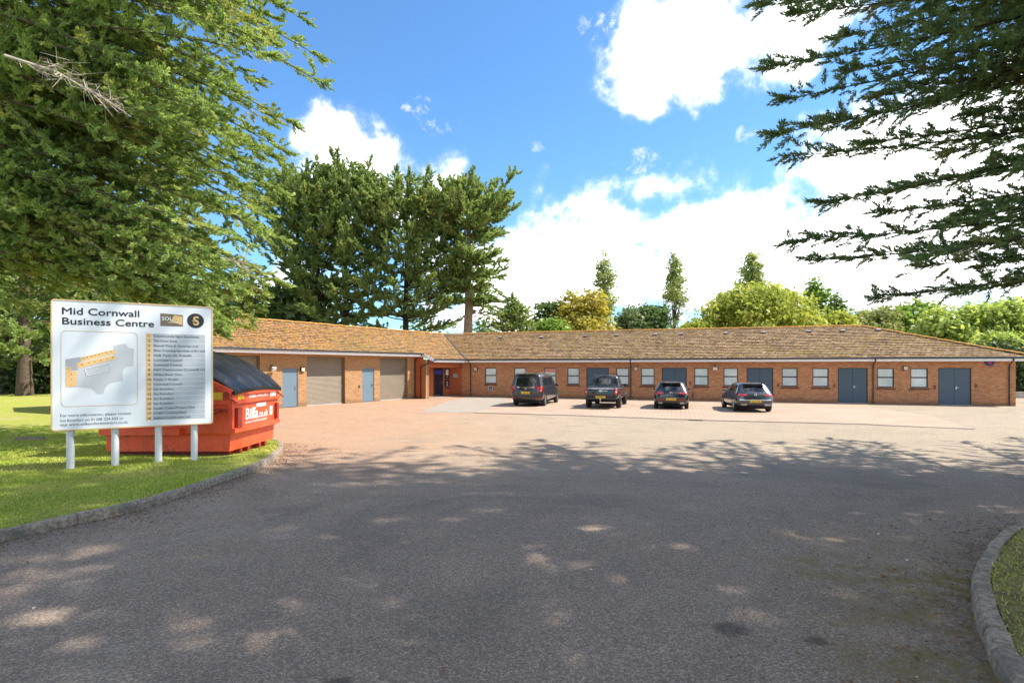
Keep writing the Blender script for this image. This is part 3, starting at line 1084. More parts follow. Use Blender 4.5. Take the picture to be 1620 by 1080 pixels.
# valley foot: meeting of the two eave lines
Ol = A + op * nl
k_ = col2 = None
def isect(P, d, Q, e):
    den = d.x * e.y - d.y * e.x
    t = ((Q.x - P.x) * e.y - (Q.y - P.y) * e.x) / den
    return t
tv = isect(Om, dm, Ol, dl)
V = Om + tv * dm
V.z = ZE
uRc = uR + .62
Cn = Om + uRc * dm
uJ, uRE = (J - Om).dot(dm), (RE - Om).dot(dm)
m = MB()
vmk_ = (ZH - ZE) / TAN
Pk_ = Om - nm * vmk_
uKm_ = isect(Pk_, dm, A + oh * nl, dl)
roof_plane(m, Om, dm, -nm, ZE, TAN, lambda v: tv + (uKm_ - tv) * v / vmk_ if v < vmk_ else uKm_ + (uJ - uKm_) * (v - vmk_) / (RUN - vmk_), lambda v: uRc + (uRE - uRc) * v / RUN, 0, RUN, seed=2)
# hip end
hipw = RUN * 2
Oh_ = Cn
hd = uRc - uRE
roof_plane(m, Oh_, -nm, -dm, ZE, (ZR - ZE) / hd, lambda v: RUN * v / hd, lambda v: hipw - RUN * v / hd, 0, hd, seed=3)
# back slope
Ob = Om - nm * hipw
roof_plane(m, Ob + uRc * dm, -dm, nm, ZE, TAN, lambda v: (uRc - uRE) * v / RUN, lambda v: (uRc - uJ) + 3.0 - 3.0 * v / RUN, 0, RUN, seed=4)
rm = m.build('roof', 'roof_tile', B)
rm['label'] = 'mossy grey brown tiled roof of the office wing'
# workshop wing
m = MB()
OL = A + op * nl
OL.z = 0
RL = DL + op
vh = op - oh
uJl = (J - OL).dot(dl)
uVl = (V - OL).dot(dl)
vmk = (ZH - ZE) / TAN                      # where the two front slopes meet at the height of the upper eave
Pk = Om - nm * vmk
Qk = A + oh * nl
K = Pk + isect(Pk, dm, Qk, dl) * dm
uKl = (K - OL).dot(dl)
uKm = (K - Om).dot(dm)
val0 = lambda v: uVl + (uKl - uVl) * v / vh
val1 = lambda v: uKl + (uJl - uKl) * v / (DL + oh)
uVer = uE + .22
uGr = uG - .35
roof_plane(m, OL, dl, -nl, ZE, (ZH - ZE) / vh, lambda v: uVer, val0, 0, vh, seed=5)
roof_plane(m, Vector((*Qk[:2], 0)), dl, -nl, ZH, TAL, lambda v: uGr, val1, 0, DL + oh, seed=6)
Obl = A - nl * (2 * DL + oh)
roof_plane(m, Vector((*(Obl + dl * (uJl + 2.5))[:2], 0)), -dl, nl, ZH, (ZR - ZH) / (DL + oh), lambda v: 2.5 * v / (DL + oh), lambda v: uJl + 2.5 - uGr, 0, DL + oh, seed=7)
rl = m.build('roof', 'roof_tile', B)
rl['label'] = 'ochre lichen covered tiled roof of the workshop wing'
# gable of the workshop wing
m = MB()
g = lambda k, z: Vector((*(A + uG * dl + nl * k)[:2], z))
m.face([g(-2 * DL, G0), g(0, G0), g(0, ZH), g(-DL, ZR - .12), g(-2 * DL, ZH)][::1],
       [(0, 0), (2 * DL, 0), (2 * DL, ZH - G0), (DL, ZR - G0), (0, ZH - G0)])
m.face([g(-2 * DL, G0), g(-2 * DL, ZH), *(Vector((*(A + 14 * dl - nl * 2 * DL)[:2], z)) for z in (ZH, G0))])
m.build('gable_wall', 'buff_brick', B)

# ridge and hip tiles, valley
def ridge(name, p, q, mat, r=.10, n=None):
    m = MB()
    p, q = Vector(p), Vector(q)
    L_ = (q - p).length
    k = int(L_ / .42)
    d = (q - p) / L_
    s = d.cross(UP).normalized()
    up = s.cross(d)
    rr = random.Random(5)
    for i in range(k):
        a = p + d * (L_ * i / k)
        b = p + d * (L_ * (i + 1) / k - .012)
        j = rr.uniform(-.012, .012)
        ring = [(math.cos(math.pi * t / 6) * r, math.sin(math.pi * t / 6) * r * .75 + j) for t in range(7)]
        for (x0, y0), (x1, y1) in zip(ring, ring[1:]):
            m.face([a + s * x0 + up * y0, b + s * x0 + up * (y0 + .008), b + s * x1 + up * (y1 + .008), a + s * x1 + up * y1])
        m.face([a + s * x + up * y for x, y in ring][::-1])
    return m.build(name, mat, B, smooth=True)
Jz, Rz, Cz = Vector((J.x, J.y, ZR + .01)), Vector((RE.x, RE.y, ZR + .01)), Vector((Cn.x, Cn.y, ZE + .05))
ridge('ridge_tiles', Jz, Rz, 'ridge_lichen')
ridge('hip_tiles', Rz, Cz, 'ridge_lichen')
Gz = Vector((*(A - nl * DL + dl * uGr)[:2], ZR + .01))
ridge('ridge_tiles', Jz, Gz, 'ridge_lichen')
m = MB()
Vz = V + Vector((0, 0, .045))
Kz = Vector((K.x, K.y, ZH + .04))
for p_, q_ in ((Vz, Kz), (Kz, Jz)):
    d = (q_ - p_).normalized()
    s = d.cross(UP).normalized()
    upv = s.cross(d)
    m.obox((p_ + q_) / 2 + upv * .01, d * ((q_ - p_).length / 2), s * .06, upv * .025)
m.build('valley_gutter', 'lead', B)

# fascia and gutters
def eave(P0, u0, u1, d, n, z, name='fascia'):
    m = MB()
    wbox(m, P0, d, n, u0, u1, -.045, -.005, z - .24, z - .03)
    f = m.build(name, 'white_trim', B)
    m = MB()
    wbox(m, P0, d, n, u0, u1, -.04, .01, z - .027, z - .004)
    c0 = P0 + d * u0 + n * .055
    c1 = P0 + d * u1 + n * .055
    m.tube([(c0.x, c0.y, z - .045), (c1.x, c1.y, z - .045)], .05, 8)
    m.build('gutter', 'black_plastic', f)
    m = MB()
    wbox(m, P0, d, n, u0, u1, -.44, -.047, z - .235, z - .215)
    m.build('soffit', 'white_trim', f)
    return f
eave(Om, tv + .02, uRc - .004, dm, nm, ZE)
eave(Vector((*(Om + uRc * dm)[:2], 0)), 0.0, hipw, -nm, dm, ZE)
OLh = A + oh * nl
eave(OLh, uGr, uVer, dl, nl, ZH)
eave(OL, uVer, uVl, dl, nl, ZE)
m = MB()
p, q = A + uVer * dl + nl * oh, A + uVer * dl + nl * op
p = Vector((p.x, p.y, ZH - .13)); q = Vector((q.x, q.y, ZE - .13))
d = (q - p).normalized(); upv = dl.cross(d).normalized()
if upv.z < 0: upv = -upv
m.obox((p + q) / 2 - dl * .02, d * ((q - p).length / 2), dl * .02, upv * .11)
m.build('verge_board', 'white_trim', B)
# soffit of the deep eave
m = MB()
sq = [A + uGr * dl + nl * (oh - .05), A + uE * dl + nl * (oh - .05), A + uE * dl, A + uGr * dl]
m.face([Vector((c.x, c.y, ZH - .225)) for c in sq][::-1])
m.build('soffit', 'white_trim', B)

# downpipes
def pipe(P, d, n, u, ztop, ko, swan=True, zb=G0):
    m = MB()
    q = lambda k, z, du=0: Vector((*(P + d * (u + du) + n * k)[:2], z))
    pts = [q(ko, ztop), q(ko, ztop - .12), q(.06, ztop - .42), q(.06, zb + .12), q(.12, zb + .03)]
    m.tube(pts, .036, 8)
    for z in (zb + .5, zb + 1.5, ztop - .6):
        m.tube([q(.06, z - .03), q(.06, z + .03)], .046, 8)
    return m.build('downpipe', 'black_plastic', B, smooth=True)
for px in (745, 998, 1381, 1596):
    pipe(W, dm, nm, um(px), ZE - .05, OM + .05)
pipe(A, dl, nl, uE - .06, ZH - .05, oh + .05)
m = MB()
q = lambda k, z, du=0: Vector((*(E + nl * k + dl * du)[:2], z))
m.tube([q(op + .04, ZE - .05, .25), q(op, ZE - .2, .1), q(of - .45, ZE - .55, -.06), q(of - .45, G0 + .05, -.06)], .036, 8)
m.build('downpipe', 'black_plastic', B, smooth=True)
# plinth pier lighter corner
# roof vents
for px, py in ((791.4, 535), (857, 534.5), (925.5, 532.5), (975.2, 531.3), (1036.5, 530), (1078, 529.3), (1148, 528), (1207.6, 527), (1279.5, 525), (1333, 524.3), (1389.5, 523)):
    # intersect the view ray with the roof plane
    k, s = (px - CX) / F, (HZ - py) / F
    # solve Y:  z = CZ + s*Y ; plane z = ZE + ((P-Om).(-nm))*TAN
    # P=(kY,Y): dot = -(kY-Om.x)*nm.x-(Y-Om.y)*nm.y
    a_ = -(k * nm.x + nm.y) * TAN
    b_ = (Om.x * nm.x + Om.y * nm.y) * TAN
    Y = (ZE + b_ - CZ) / (s - a_)
    c = Vector((k * Y, Y, CZ + s * Y))
    sl = Vector((-nm.x, -nm.y, TAN)).normalized()
    nn = dm.cross(sl).normalized()
    m = MB()
    m.obox(c + nn * .045, dm * .14, sl * .12, nn * .05)
    vt = m.build('roof_vent', 'black_plastic', B)
    m = MB()
    m.obox(c + nn * .102, dm * .145, sl * .06, nn * .006)
    m.build('cowl', 'galv', vt)

# wall lights, boxes, signs on the walls
def bulkhead(P, d, n, u, z):
    m = MB()
    wbox(m, P, d, n, u - .13, u + .13, .002, .09, z - .13, z + .13)
    o = m.build('wall_light', 'brown_frame', B)
    m = MB()
    wbox(m, P, d, n, u - .105, u + .105, .09, .12, z - .105, z + .105)
    m.build('diffuser', 'cream_box', o)
for px, py in ((753, 583.8), (1006, 583.2), (1432, 582.2)):
    bulkhead(W, dm, nm, um(px), zm_(px, py))
bulkhead(A, dl, nl, ul(477.8), zl_(478, 584))
def flood(P, d, n, u, z):
    m = MB()
    wbox(m, P, d, n, u - .05, u + .05, .002, .05, z + .06, z + .2)
    m.tube([(P + d * u + n * .05 + UP * (z + .12 - P.z)), (P + d * u + n * .16 + UP * (z + .1 - P.z))], .03, 6)
    o = m.build('flood_light', 'black_plastic', B)
    m = MB()
    c = P + d * u + n * .20
    c = Vector((c.x, c.y, z - .02))
    f = (n + UP * -.6).normalized()
    g_ = d.cross(f)
    m.obox(c, d * .14, f * .06, g_ * .11)
    m.build('housing', 'galv', o)
    m = MB()
    m.obox(c + f * .066, d * .12, f * .005, g_ * .09)
    m.build('lens', 'label_white', o)
flood(A, dl, nl, ul(429.5), zl_(429.5, 583))
flood(W, dm, nm, um(1131), zm_(1131, 582))
# alarm box
m = MB()
u, z = um(1565), zm_(1565, 573.5)
poly = [(.22 * math.cos(a), .19 * math.sin(a)) for a in [math.pi * k / 10 for k in range(10, 21)]] + [(.22, .10), (-.22, .10)]
m.prism(poly, W + dm * u + nm * .002 + UP * (z - G0), dm, UP, nm, .08)
o = m.build('alarm_box', 'alarm_blue', B)
m = MB()
wbox(m, W, dm, nm, u - .08, u + .08, .083, .088, z - .07, z + .05)
m.build('emblem', 'alarm_red', o)
# disabled-bay sign under the first window
m = MB()
u, z = um(776), zm_(776, 614)
wbox(m, W, dm, nm, u - .16, u + .16, .002, .015, z - .16, z + .16)
o = m.build('bay_sign', 'label_white', B)
m = MB()
wbox(m, W, dm, nm, u - .14, u + .14, .016, .019, z - .14, z + .14)
o2 = m.build('panel', 'alarm_blue', o)
m = MB()
pq = W + dm * u + nm * .02 + UP * (z - G0)
ring = [pq + dm * (-.01 + .07 * math.cos(a)) + UP * (-.05 + .07 * math.sin(a)) for a in [math.pi * k / 8 for k in range(6, 18)]]
m.tube(ring, .012, 4)
m.tube([pq + UP * .05 - dm * .01, pq - UP * .02 - dm * .01, pq - UP * .02 + dm * .05, pq - UP * .09 + dm * .08], .013, 4)
m.tube([pq + UP * .075 - dm * .012, pq + UP * .1 - dm * .012], .02, 6)
m.build('symbol', 'label_white', o)
# vent pipes and outlets low on the wall
for px, py in ((1092, 606), (1096, 625), (1231, 609), (1320, 610), (1478.5, 612), (1544, 610)):
    m = MB()
    u, z = um(px), zm_(px, py)
    h_ = .22 if py < 620 else .35
    wbox(m, W, dm, nm, u - .035, u + .035, .002, .05, z - h_ / 2, z + h_ / 2)
    m.build('cable_box', 'sill_brick', B)
for px, py in ((568, 611),):
    m = MB()
    wbox(m, A, dl, nl, ul(px) - .04, ul(px) + .04, .002, .04, zl_(px, py) - .08, zl_(px, py) + .08)
    m.build('cable_box', 'black_plastic', B)

# ------------------------------------------------------------------ paving in front of the office wing
pv0 = gpt(752, 652)
front = [tuple(gpt(*p)[:2]) for p in ((752, 652.3), (900, 656.3), (1110, 664), (1360, 670), (1542, 678))]
right = [tuple(gpt(*p)[:2]) for p in ((1470, 657.5), (1376, 643.5))]
back = [tuple((W + dm * um(px) + nm * .12)[:2]) for px in (1372, 1200, 1000, 830)]
PAV = front + right + back + [tuple(gpt(806, 634.5)[:2])]
sheet('paving', PAV, .006, 'block_paving')
pth = [tuple(gpt(*p)[:2]) for p in ((752, 652.3), (806, 634.5))] + [tuple((W + dm * um(px) + nm * .1)[:2]) for px in (800, 748)] + [tuple(gpt(*p)[:2]) for p in ((700, 637), (664, 652))]
sheet('path', pth, .007, 'grey_concrete')
# flush channel along the paving edge
fv = [Vector(p) for p in front]
ch = [tuple(p) for p in fv]
inn = []
for i, p in enumerate(fv):
    a, b = fv[max(0, i - 1)], fv[min(len(fv) - 1, i + 1)]
    t = (b - a).normalized()
    inn.append((p.x + t.y * .34, p.y - t.x * .34))
sheet('drain_channel', ch + inn[::-1], .009, 'drain_grey')
# path along the wall foot
foot = [tuple((W + dm * um(px) + nm * .03)[:2]) for px in (745, 1600)]
foot2 = [tuple((W + dm * um(px) + nm * .22)[:2]) for px in (1600, 745)]
sheet('wall_edging', foot + foot2, .011, 'drain_grey')
def grate(px, py, label):
    c = gpt(px, py, .012)
    m = MB()
    w2, d2 = .30, .17
    for k in range(9):
        x = -w2 + 2 * w2 * (k + .5) / 9
        m.obox(c + dm * x, dm * .022, nm * d2, UP * .008)
    for s_ in (-1, 1):
        m.obox(c + nm * d2 * s_, dm * w2, nm * .02, UP * .009)
    o = m.build('drain_grate', 'iron', None, loc=c)
    tag(o, label, 'drain grate', 'drain grates in the channel')
grate(1101, 664.2, 'iron drain grate set in the channel in front of the cars')
# ------------------------------------------------------------------ the business-centre sign
YL, YR = 9.72, 11.05
PL, PR = at(81.6, 683, YL), at(336.0, 667.4, YR)
TL = at(81.6, 473.5, YL)
zb_, zt_ = (PL.z + PR.z) / 2, TL.z
o0 = Vector((PL.x, PL.y, zb_))
sx = Vector((PR.x - PL.x, PR.y - PL.y, 0))
SW = sx.length
sx.normalize()
sn = Vector((sx.y, -sx.x, 0))
SH = zt_ - zb_
print('sign', SW, SH)

def spx(px, py):
    """photo pixel on the panel -> panel metres"""
    t = col_on_line(px, o0, sx)
    Y = (o0 + sx * t).y
    return (t, zat(py, Y) - zb_)

def c1(x, y):
    return spx(60 + x * .28694, 450 + y * .28694)

def c2(x, y):
    return spx(80 + x * .1574, 520 + y * .1574)

def rrect(x0, x1, y0, y1, r, n=5):
    p = []
    for cx, cy, a0 in ((x1 - r, y1 - r, 0), (x0 + r, y1 - r, 90), (x0 + r, y0 + r, 180), (x1 - r, y0 + r, 270)):
        for k in range(n + 1):
            a = R(a0 + 90 * k / n)
            p.append((cx + r * math.cos(a), cy + r * math.sin(a)))
    return p

gsl = gz(10) + .105
SG = empty('information_sign', (o0.x + sx.x * SW / 2, o0.y + sx.y * SW / 2, gsl))
tag(SG, 'large pale directory board on four grey posts in the lawn', 'sign')
m = MB()
m.prism(rrect(0, SW, 0, SH, .05), o0 - sn * .03, sx, UP, sn, .03)
pn = m.build('panel', 'sign_white', SG)
def band(name, outer, inner, mat, off, t=.006):
    m = MB()
    n = len(outer)
    P = lambda q, k: o0 + sx * q[0] + UP * q[1] + sn * k
    for i in range(n):
        j = (i + 1) % n
        m.face([P(outer[i], off + t), P(outer[j], off + t), P(inner[j], off + t), P(inner[i], off + t)])
        m.face([P(outer[i], off), P(outer[j], off), P(outer[j], off + t), P(outer[i], off + t)])
        m.face([P(inner[j], off), P(inner[i], off), P(inner[i], off + t), P(inner[j], off + t)])
    return m.build(name, mat, pn if name != 'edging' else SG)
band('edging', rrect(-.012, SW + .012, -.012, SH + .012, .058), rrect(.012, SW - .012, .012, SH - .012, .045), 'sign_edge', -.033, .04)
for px, w in ((110, 11), (181.5, 9.6), (250.5, 8.6), (307.5, 8.2)):
    t = col_on_line(px, o0, sx)
    q = o0 + sx * t - sn * .095
    m = MB()
    zg = gz(q.y) + .02 - (.10 if px > 200 else .0)
    m.tube([(q.x, q.y, zg), (q.x, q.y, zt_ - .12)], .062, 14)
    p = m.build('post', 'post_grey', SG, smooth=True)
    m = MB()
    for zz in (zb_ + .35, zt_ - .4):
        m.obox((q + sn * .034).to_2d().to_3d() + UP * zz, sx * .09, sn * .03, UP * .025)
    m.build('clamp', 'galv', p)

def letter(mat, items, off=.002, name='lettering'):
    m = MB()
    for s, x, y, h, w, b in items:
        put_text(m, s, o0, sx, UP, sn, x, y, h, w, b, off)
    return m.build(name, mat, pn)
a = c1(126, 164); b = c1(557, 178); e = c1(127, 219); f = c1(638, 234)
def wid(p, q): return q[0] - p[0]
ty1 = (a[1] + c1(540, 177)[1]) / 2
letter('ink', [('Mid Cornwall', a[0], ty1, .125, wid(a, b), .06)], name='title')
letter('ink', [('Business Centre', e[0], (e[1] + c1(620, 233)[1]) / 2, .125, wid(e, f), .06)], name='title')
a, b = c1(121, 731), c1(515, 714)
e, f = c1(121, 758), c1(472, 742)
g, h = c1(121, 781), c1(496, 763)
for s_, (p_, q_) in (('For more information, please contact', (a, b)), ('Sol Komfort on 01208 224 503 or', (e, f)), ('visit www.solkomfortinteriors.co.uk', (g, h))):
    letter('ink_blue', [(s_, p_[0], (p_[1] + q_[1]) / 2, .05, wid(p_, q_), .0)], name='contact_line')
# tenant table
rows = ['Countrywide Signs Southwest', 'The Snow Zone', 'Recall Fire & Security Ltd', 'Elite Training Services (UK) Ltd', 'A2B Taxis (St Austell)',
        'Cornwall Council', 'Cornwall Council', 'MAC Construction (Cornwall) Ltd', 'White River Cars', 'Clean n Bright', 'Cornwall Council',
        'Sol Komfort', 'Sol Komfort', 'Sol Komfort', 'Sol Komfort', 'South Coast Private Hire', 'START Clothing Bank', 'Hallam Carpenters Ltd']
x0, x1, x2, x3 = c1(595, 500)[0], c1(629, 500)[0], c1(632, 500)[0], c1(922, 500)[0]
yt, yb = c1(612, 268)[1], c1(612, 749)[1]
rh = (yt - yb) / 18
mo, mg = MB(), MB()
it, num = [], []
for i, s in enumerate(rows):
    y1 = yt - rh * i - .004
    y0 = yt - rh * (i + 1) + .004
    mo.prism([(x0, y0), (x1, y0), (x1, y1), (x0, y1)], o0, sx, UP, sn, .0015)
    mg.prism([(x2, y0), (x3, y0), (x3, y1), (x2, y1)], o0, sx, UP, sn, .0015)
    wmax = (x3 - x2) * min(.97, .031 * len(s) + .03)
    it.append((s, x2 + .018, y0 + .018, .043, wmax, .008))
    num.append((str(i + 1), x0 + (.022 if i > 8 else .036), y0 + .018, .043, None, .012))
mo.build('number_column', 'row_orange', pn)
mg.build('name_rows', 'row_grey', pn)
letter('ink', it, .0035, 'tenant_names')
letter('ink', num, .0035, 'unit_numbers')
# map of the site
fx0, fx1, fy0, fy1 = c1(126, 460)[0], c1(550, 460)[0], c1(340, 668)[1], c1(340, 258)[1]
band('map_frame', rrect(fx0, fx1, fy0, fy1, .08), rrect(fx0 + .009, fx1 - .009, fy0 + .009, fy1 - .009, .074), 'sign_line', .0005, .002)
def poly(name, pts, mat, t):
    m = MB()
    q = [c2(*p) for p in pts]
    ar = sum(q[i][0] * q[(i + 1) % len(q)][1] - q[(i + 1) % len(q)][0] * q[i][1] for i in range(len(q)))
    if ar < 0:
        q = q[::-1]
    m.prism(q, o0, sx, UP, sn, t)
    return m.build(name, mat, pn)
poly('map_yard', [(275, 410), (262, 345), (640, 260), (625, 170), (700, 155), (760, 147), (765, 168), (775, 183), (800, 195), (838, 198), (833, 375), (775, 380),
              (740, 395), (722, 440), (728, 520), (660, 532), (610, 545), (565, 572), (545, 605), (528, 655), (460, 655), (440, 625), (400, 600), (340, 590), (253, 584), (270, 425)],
     'sign_grey', .001)
poly('map_yard', [(150, 305), (300, 282), (303, 332), (262, 345), (274, 418), (208, 420), (205, 385), (150, 380)], 'sign_dark_grey', .0022)
poly('map_units', [(303, 287), (640, 205), (650, 249), (305, 328)], 'row_orange', .003)
poly('map_units', [(265, 345), (645, 263), (663, 300), (280, 398)], 'row_orange', .003)
poly('map_units', [(152, 385), (207, 385), (208, 425), (268, 425), (255, 583), (152, 583)], 'row_orange', .003)
m = MB()
q = [c2(*p) for p in ((345, 405), (590, 345), (607, 422), (365, 472))]
q = [o0 + sx * x + UP * y + sn * .003 for x, y in q]
m.tube(q + [q[0]], .004, 4)
m.build('map_parking', 'sign_white', pn)
it = []
for s, p in (('16', (310, 302)), ('15', (350, 292)), ('14', (391, 282)), ('13', (432, 272)), ('12', (472, 263)), ('11', (508, 254)), ('10', (545, 245)), ('9', (600, 236)),
             ('18', (300, 368)), ('4', (376, 350)), ('5', (438, 336)), ('6', (498, 322)), ('7', (560, 308)), ('8', (620, 295)), ('3', (202, 462)), ('2', (202, 515)), ('1', (196, 568)), ('17', (160, 408))):
    x, y = c2(*p)
    it.append((s, x, y, .028, None, .01))
letter('ink', it, .0045, 'map_numbers')
# two emblems
a, b = c1(675, 158), c1(800, 232)
m = MB()
m.prism([(a[0], b[1]), (b[0], b[1]), (b[0], a[1] - .02), (a[0], a[1])], o0, sx, UP, sn, .002)
lg = m.build('emblem', 'logo_bronze', pn)
m = MB()
put_text(m, 'SOL', o0, sx, UP, sn, a[0] + .02, (a[1] + b[1]) / 2 - .01, .07, None, .05, .004)
put_text(m, 'KOMFORT INTERIORS', o0, sx, UP, sn, a[0] + .12, (a[1] + b[1]) / 2 - .06, .025, wid(a, b) * .55, .02, .004)
m.build('lettering', 'label_white', lg)
m = MB()
gx = a[0] + wid(a, b) * .45
m.prism([(gx, b[1] + .09), (b[0] - .01, b[1] + .03), (b[0] - .01, a[1] - .05), (gx + .06, a[1] - .03)], o0, sx, UP, sn, .003)
m.build('sunburst', 'gold', lg)
cc = c1(869, 200)
rad = .5 * (c1(916, 200)[0] - c1(822, 200)[0])
m = MB()
m.prism([(cc[0] + rad * math.cos(2 * math.pi * k / 28), cc[1] + rad * math.sin(2 * math.pi * k / 28)) for k in range(28)], o0, sx, UP, sn, .002)
lg = m.build('emblem', 'black_plastic', pn)
m = MB()
put_text(m, 'S', o0, sx, UP, sn, cc[0], cc[1] - .085, .175, None, .06, .004, True)
for dx in (-.05, .03):
    put_text(m, 'K', o0, sx, UP, sn, cc[0] + dx * .6, cc[1] - .03, .05, None, .03, .005, True)
m.build('monogram', 'gold', lg)

# ------------------------------------------------------------------ orange waste container
d0 = gpt(168, 722, .1)
YF = 11.65
DX0, DX1 = (168 - CX) / F * YF, (363 - CX) / F * YF
DD = 2.12
DZ = zat(721, YF)
DU = empty('waste_container', ((DX0 + DX1) / 2, YF + DD / 2, DZ))
tag(DU, 'big orange wheelless waste container with sloping ribbed black lid behind the sign', 'waste container')
L_ = DX1 - DX0
X, Yy, Z = Vector((1, 0, 0)), Vector((0, 1, 0)), UP
def D(x, y, z): return Vector((DX0 + x, YF + y, DZ + z))
m = MB()
# hull: lower tub, ledge, flared upper body, sloping rim towards the right
prof = [(.0, .10), (L_, .10), (L_ + .02, .43), (L_ + .075, .50), (L_ + .085, .60), (L_ + .11, 1.40), (L_ - .42, 1.66), (L_ - 1.05, 1.98), (L_ - 1.75, 2.02), (-.05, 1.9), (-.05, .60), (-.05, .50), (0, .43)]
inset = [0, 0, 0, -.05, -.05, -.05, -.05, -.05, -.05, -.05, -.05, -.05, 0]
fr = [D(x, i_, z) for (x, z), i_ in zip(prof, inset)]
bk = [D(x, DD - i_, z) for (x, z), i_ in zip(prof, inset)]
n = len(prof)
for i in range(n):
    j = (i + 1) % n
    m.face([fr[i], fr[j], bk[j], bk[i]][::-1])
for ring, fl in ((fr, False), (bk, True)):
    lo = [ring[0], ring[1], ring[2], ring[12]]
    mid_ = [ring[12], ring[2], ring[3], ring[11]]
    up_ = [ring[k] for k in (11, 3, 4, 5, 6, 7, 8, 9, 10)]
    for q in (lo, mid_, up_):
        m.face(q[::-1] if fl else q)
hull = m.build('body', 'skip_orange', DU)
m = MB()
def rib(x0, x1, z0, z1, t=.05, y=-.05):
    c = D((x0 + x1) / 2, y - t / 2, (z0 + z1) / 2)
    m.obox(c, X * (x1 - x0) / 2, Yy * t / 2, Z * (z1 - z0) / 2)
rib(-.05, L_ + .08, 1.12, 1.20, .05)
rib(L_ + .02, L_ + .115, .62, 1.38, .045)
rib(-.05, .06, .60, 1.88, .045)
for z0, z1 in ((1.13, 1.20), (.50, .60), (1.32, 1.40)):
    m.obox(D(L_ + .10 + .02, DD / 2, (z0 + z1) / 2), X * .035, Yy * (DD / 2 + .06), Z * (z1 - z0) / 2)
# sloping top flange on the long side
for (xa, za), (xb, zb) in (((L_ + .11, 1.38), (L_ - .42, 1.64)), ((L_ - .42, 1.64), (L_ - 1.05, 1.96)), ((L_ - 1.05, 1.96), (L_ - 1.75, 2.0))):
    a, b = D(xa, -.085, za), D(xb, -.085, zb)
    dv = (b - a)
    un = dv.normalized()
    m.obox((a + b) / 2, dv / 2, Yy * .035, un.cross(Yy) * .05)
m.build('rib', 'skip_orange', DU)
m = MB()
# fork pocket along the long side
q = [(0, .47), (0, .62), (-.13, .60), (-.13, .47)]
for (xa, xb) in ((-.03, L_ * .63),):
    A_, B_ = [D(xa, y - .05, z) for y, z in q], [D(xb, y - .05, z) for y, z in q]
    for i in range(4):
        j = (i + 1) % 4
        m.face([A_[i], A_[j], B_[j], B_[i]])
    m.face(B_)
    m.face(A_[::-1])
m.build('fork_pocket', 'skip_orange', DU)
m = MB()
m.obox(D(L_ + .135, .14, .82), X * .03, Yy * .10, Z * .22)
m.obox(D(L_ + .135, DD - .08, .82), X * .03, Yy * .05, Z * .2)
m.obox(D(L_ - .10, -.13, 1.0), X * .14, Yy * .025, Z * .03)
m.build('bracket', 'skip_dark', DU)
m = MB()
for y in (.45, .8, 1.35, 1.65):
    m.obox(D(L_ - .03, y, .04), X * .06, Yy * .05, Z * .06)
m.box(DX0 + .15, DX0 + L_ - .1, YF + .2, YF + DD - .2, DZ - .02, DZ + .1)
m.build('skid', 'skip_dark', DU)
# lid
m = MB()
lp = [(L_ + .17, 1.40), (L_ - .12, 1.60), (L_ - .42, 1.79), (L_ - .72, 1.97), (L_ - 1.0, 2.12), (L_ - 1.4, 2.22), (L_ - 1.8, 2.25), (L_ - 2.3, 2.18), (-.08, 2.05)]
ny = 26
def lid_pt(i, k, t=0):
    x, z = lp[i]
    y = -.10 + (DD + .2) * k / ny
    ribz = .085 if (k % 6 in (2, 3)) and 0 < i < len(lp) - 1 else 0
    crown = .06 * math.sin(math.pi * k / ny)
    return D(x, y, z + ribz * (1 if t == 0 else 0) + crown - t)
for i in range(len(lp) - 1):
    for k in range(ny):
        m.face([lid_pt(i, k), lid_pt(i, k + 1), lid_pt(i + 1, k + 1), lid_pt(i + 1, k)])
for i in range(len(lp) - 1):
    for k, s_ in ((0, 1), (ny, -1)):
        q = [lid_pt(i, k), lid_pt(i + 1, k), lid_pt(i + 1, k, .14), lid_pt(i, k, .09)]
        m.face(q if s_ > 0 else q[::-1])
for k in range(ny):
    m.face([lid_pt(0, k, .07), lid_pt(0, k + 1, .07), lid_pt(0, k + 1), lid_pt(0, k)])
lid = m.build('lid', 'lid_black', DU, smooth=True, sharp=35)
m = MB()
m.tube([D(L_ + .02, -.16, 1.33), D(L_ + .02, -.02, 1.33)], .075, 12)
m.tube([D(L_ + .05, -.14, 1.30), D(L_ + .24, -.16, 1.16)], .022, 6)
m.tube([D(L_ + .05, DD + .10, 1.30), D(L_ + .22, DD + .12, 1.16)], .022, 6)
m.tube([D(L_ - .12, -.16, 1.0), D(L_ - .42, -.18, .82)], .028, 6)
m.build('hinge', 'skip_dark', DU)
# stickers and lettering on the end face
ex = lambda z: L_ + .085 + (z - .6) * .031 + .006
def epatch(y0, y1, z0, z1, mat, name='label', off=.0):
    m = MB()
    m.face([D(ex(z0) + off, y0, z0), D(ex(z0) + off, y1, z0), D(ex(z1) + off, y1, z1), D(ex(z1) + off, y0, z1)])
    return m.build(name, mat, hull)
epatch(.14, .42, 1.205, 1.31, 'label_yellow', off=.0)
epatch(1.72, 2.02, 1.205, 1.315, 'label_white')
epatch(1.02, 1.5, .99, 1.07, 'label_white')
epatch(1.72, 1.86, .74, .96, 'label_white')
m = MB()
m.face([D(L_ - .52, -.0525, 1.215), D(L_ - .12, -.0525, 1.215), D(L_ - .12, -.0525, 1.38), D(L_ - .52, -.0525, 1.38)])
m.build('label', 'label_yellow', hull)
m = MB()
tu = Vector((.031, 0, 1)).normalized()
eo = D(ex(0), 0, 0)
put_text(m, 'Biffa', eo, Yy, tu, X, .48, .74, .25, .60, .07, .004)
put_text(m, '.co.uk', eo, Yy, tu, X, 1.10, .74, .16, .50, .04, .004)
